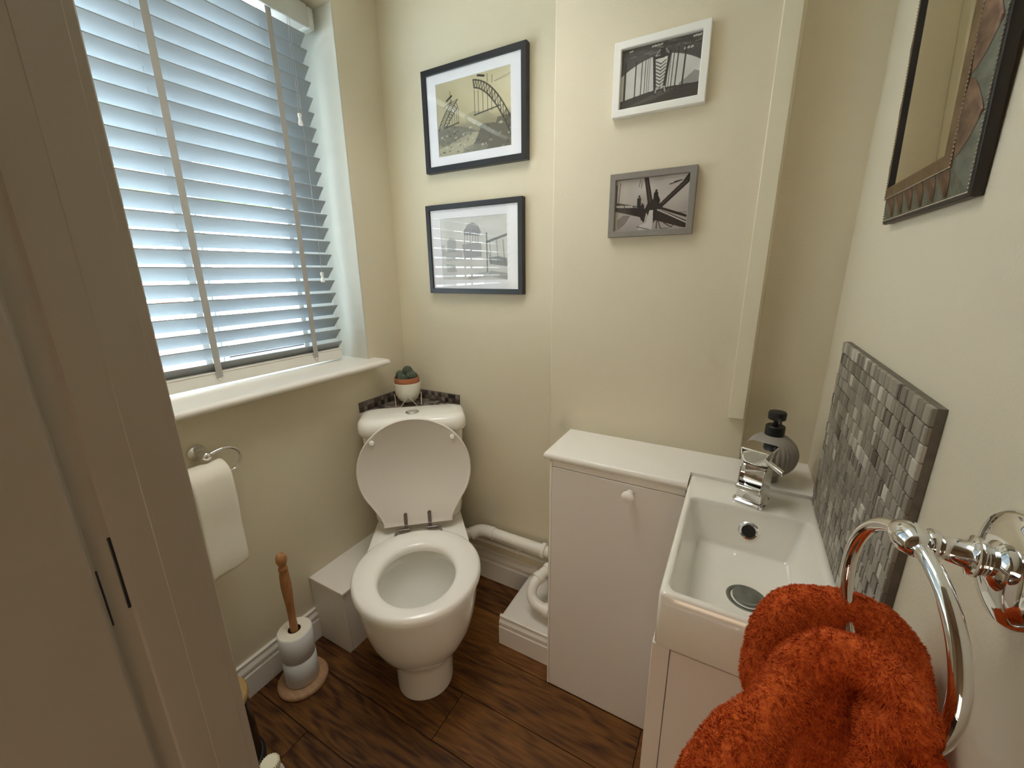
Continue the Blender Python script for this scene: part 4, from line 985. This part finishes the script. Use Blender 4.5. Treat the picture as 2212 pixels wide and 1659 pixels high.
# ------------------------------------------------------------------ wooden spare-roll stand
st_ = empty('spare_roll_stand', (-1.215, .628, 0)); tag(st_, 'turned wooden spare toilet roll stand on the floor by the left wall', 'roll stand')
build('base', MB().lathe([(.080, 0.0005), (.0825, .003), (.083, .010), (.080, .016), (.072, .0195), (.001, .020)], (0,0,0), (0,0,1), 48), M_base, st_, smooth=True)
build('post', MB().lathe([(.011, .018), (.012, .10), (.0125, .24), (.0115, .28), (.0125, .33), (.0155, .375), (.0165, .41), (.0150, .445), (.0125, .462), (.0145, .467), (.0145, .472), (.0120, .476), (.0110, .484), (.0150, .492), (.0170, .503), (.0160, .515), (.0125, .523), (.0085, .5255), (.0070, .522), (.001, .521)], (0,0,0), (0,0,1), 28), M_beech, st_, smooth=True, auto=60)
def spare(z, label):
    e = empty('spare_roll', (-1.215, .628, z)); tag(e, label, 'toilet roll', 'spare rolls on the wooden stand')
    r0, R, h = .0205, .054, .101
    build('paper', MB().lathe([(r0, 0), (R-.003, 0), (R, .003), (R+.0003, .05), (R, h-.003), (R-.003, h)], (0,0,0), (0,0,1), 56, False, False).lathe([(R-.003, h), (r0, h)], (0,0,0), (0,0,1), 56, False, False), M_tissue_blue, e, smooth=True, auto=50)
    build('roll_end', MB().lathe([(R-.0025, h-.0005), (R-.0028, h+.0006), (r0, h+.0008)], (0,0,0), (0,0,1), 56, False, False), M_tissue, e)
    build('core', MB().lathe([(r0, 0), (r0, h+.0006), (r0-.0012, h+.0006), (r0-.0012, 0)], (0,0,0), (0,0,1), 40, False, False), M_card, e, smooth=True)
spare(.0205, 'lower spare toilet roll, resting on the wooden base'); spare(.1235, 'upper spare toilet roll with the wooden post through it')

# ------------------------------------------------------------------ pedal bin and cleaner bottle
bn = empty('waste_bin', (-1.150, .345, 0)); tag(bn, 'small black bin with wooden lid in the corner by the door', 'bin')
build('body', MB().lathe([(.085, .022), (.086, .03), (.083, .15), (.080, .245)], (0,0,0), (0,0,1), 48), mat('black_bin_steel', (.012, .012, .013), .25, metal=.2), bn, smooth=True)
build('base_ring', MB().lathe([(.091, .0005), (.094, .004), (.094, .018), (.090, .0215), (.080, .0215)], (0,0,0), (0,0,1), 48), M_black, bn, smooth=True)
build('rim_band', MB().lathe([(.0862, .0218), (.0872, .0228), (.0872, .0262), (.0862, .027)], (0,0,0), (0,0,1), 48, False, False), M_steel, bn, smooth=True)
build('lid', MB().lathe([(.0835, .2455), (.085, .248), (.085, .258), (.082, .263), (.05, .268), (.001, .270)], (0,0,0), (0,0,1), 48), M_bamboo, bn, smooth=True)
build('back_handle', MB().tube(arc_pts([(.083, .03, .235), (.092, .034, .20), (.093, .034, .16), (.086, .032, .13)], 5), .0022, 8), M_steel, bn, smooth=True)
cbt = empty('cleaner_bottle', (-.905, .350, 0)); tag(cbt, 'cream bottle with a ribbed round cap on the floor by the door', 'bottle')
build('bottle_body', MB().lathe([(.028, .001), (.031, .006), (.031, .15), (.027, .175), (.018, .19), (.016, .198)], (0,0,0), (0,0,1), 36), M_plastic, cbt, smooth=True)
NSc = 120; rg = []
for r, h in [(.018, .196), (.0215, .197), (.0218, .215), (.0190, .2175), (.0175, .2168), (.001, .2168)]:
    amp = .0014 if r > .02 else 0
    rg.append([((r+amp*(1 if math.sin(26*2*PI*i/NSc) > 0 else -1))*math.cos(2*PI*i/NSc), (r+amp*(1 if math.sin(26*2*PI*i/NSc) > 0 else -1))*math.sin(2*PI*i/NSc), h) for i in range(NSc)])
build('ribbed_cap', MB().loft(rg), M_shade_blue, cbt)

# ------------------------------------------------------------------ cactus in pots on a wire stand
ca = empty('cactus_pot', (-1.229, 1.279, .848)); tag(ca, 'small cactus in terracotta pot inside a cream pot on the corner shelf', 'potted plant')
ws = build('wire_stand', MB(), M_stand, ca) if False else None
mb = MB()
ang0 = math.atan2(-1.279, 1.229)       # one pair of legs faces the room
tops = [ang0 + PI/2*k for k in range(4)]
for k in range(4):
    a = tops[k]; T = Vector((.0565*math.cos(a), .0565*math.sin(a), .047))
    for sgn in (-1, 1):
        b = a+sgn*.60; mb.tube([T, Vector((.064*math.cos(b), .064*math.sin(b), .0))], .0017, 8)
mb.tube([Vector((.034*math.cos(t), .034*math.sin(t), .022)) for t in np.linspace(0, 2*PI, 32, endpoint=False)], .0012, 8, closed=True)
o = build('wire_stand', mb, M_stand, ca, smooth=True)
build('outer_pot', MB().lathe([(.018, .010), (.030, .013), (.042, .026), (.051, .046), (.0555, .070), (.0575, .098), (.0560, .0985), (.0545, .096), (.052, .07), (.046, .045)], (0,0,0), (0,0,1), 48, True, True), M_pot, ca, smooth=True, auto=60)
build('inner_pot', MB().lathe([(.036, .05), (.046, .088), (.0505, .0885), (.0525, .120), (.0500, .1205), (.048, .112), (.040, .111)], (0,0,0), (0,0,1), 48, True, True), M_terra, ca, smooth=True, auto=50)
build('soil', MB().lathe([(.047, .110), (.047, .113), (.02, .116), (.001, .116)], (0,0,0), (0,0,1), 32), M_soil, ca, smooth=True)
def ball(cx, cy, cz, r, h):
    mbb = MB(); n = 60; rg = []
    for i in range(13):
        t = PI*i/12; rr = r*math.sin(t); zz = -h*math.cos(t)
        rg.append([(cx+(rr*(1+.07*math.cos(12*2*PI*k/n)))*math.cos(2*PI*k/n)+1e-6*k, cy+(rr*(1+.07*math.cos(12*2*PI*k/n)))*math.sin(2*PI*k/n), cz+zz) for k in range(n)])
    mbb.loft(rg); o = build('cactus_ball', mbb, M_cactus, ca, smooth=True)
    sp = MB()
    for k in range(12):
        a = 2*PI*k/12
        for i in range(2, 11):
            t = PI*i/12
            if math.cos(t) > .4: continue
            d = Vector((math.sin(t)*math.cos(a), math.sin(t)*math.sin(a), -math.cos(t))); c = Vector((cx+d.x*r*1.06, cy+d.y*r*1.06, cz+d.z*h))
            for q in range(4):
                e = (d+Vector(rng.normal(0, .5, 3))).normalized(); s1 = e.orthogonal().normalized()*.00035
                sp.add([c-s1, c+s1, c+e*.0042], [(0, 1, 2)])
    o2 = build('spines', sp, M_spine, o); tag(o2, kind='stuff')
ball(-.022, -.014, .128, .019, .021); ball(.004, -.030, .121, .0165, .017); ball(.026, -.004, .126, .018, .020)
ball(.002, .006, .143, .021, .024); ball(-.006, .030, .126, .018, .02); ball(.022, .022, .122, .015, .017)
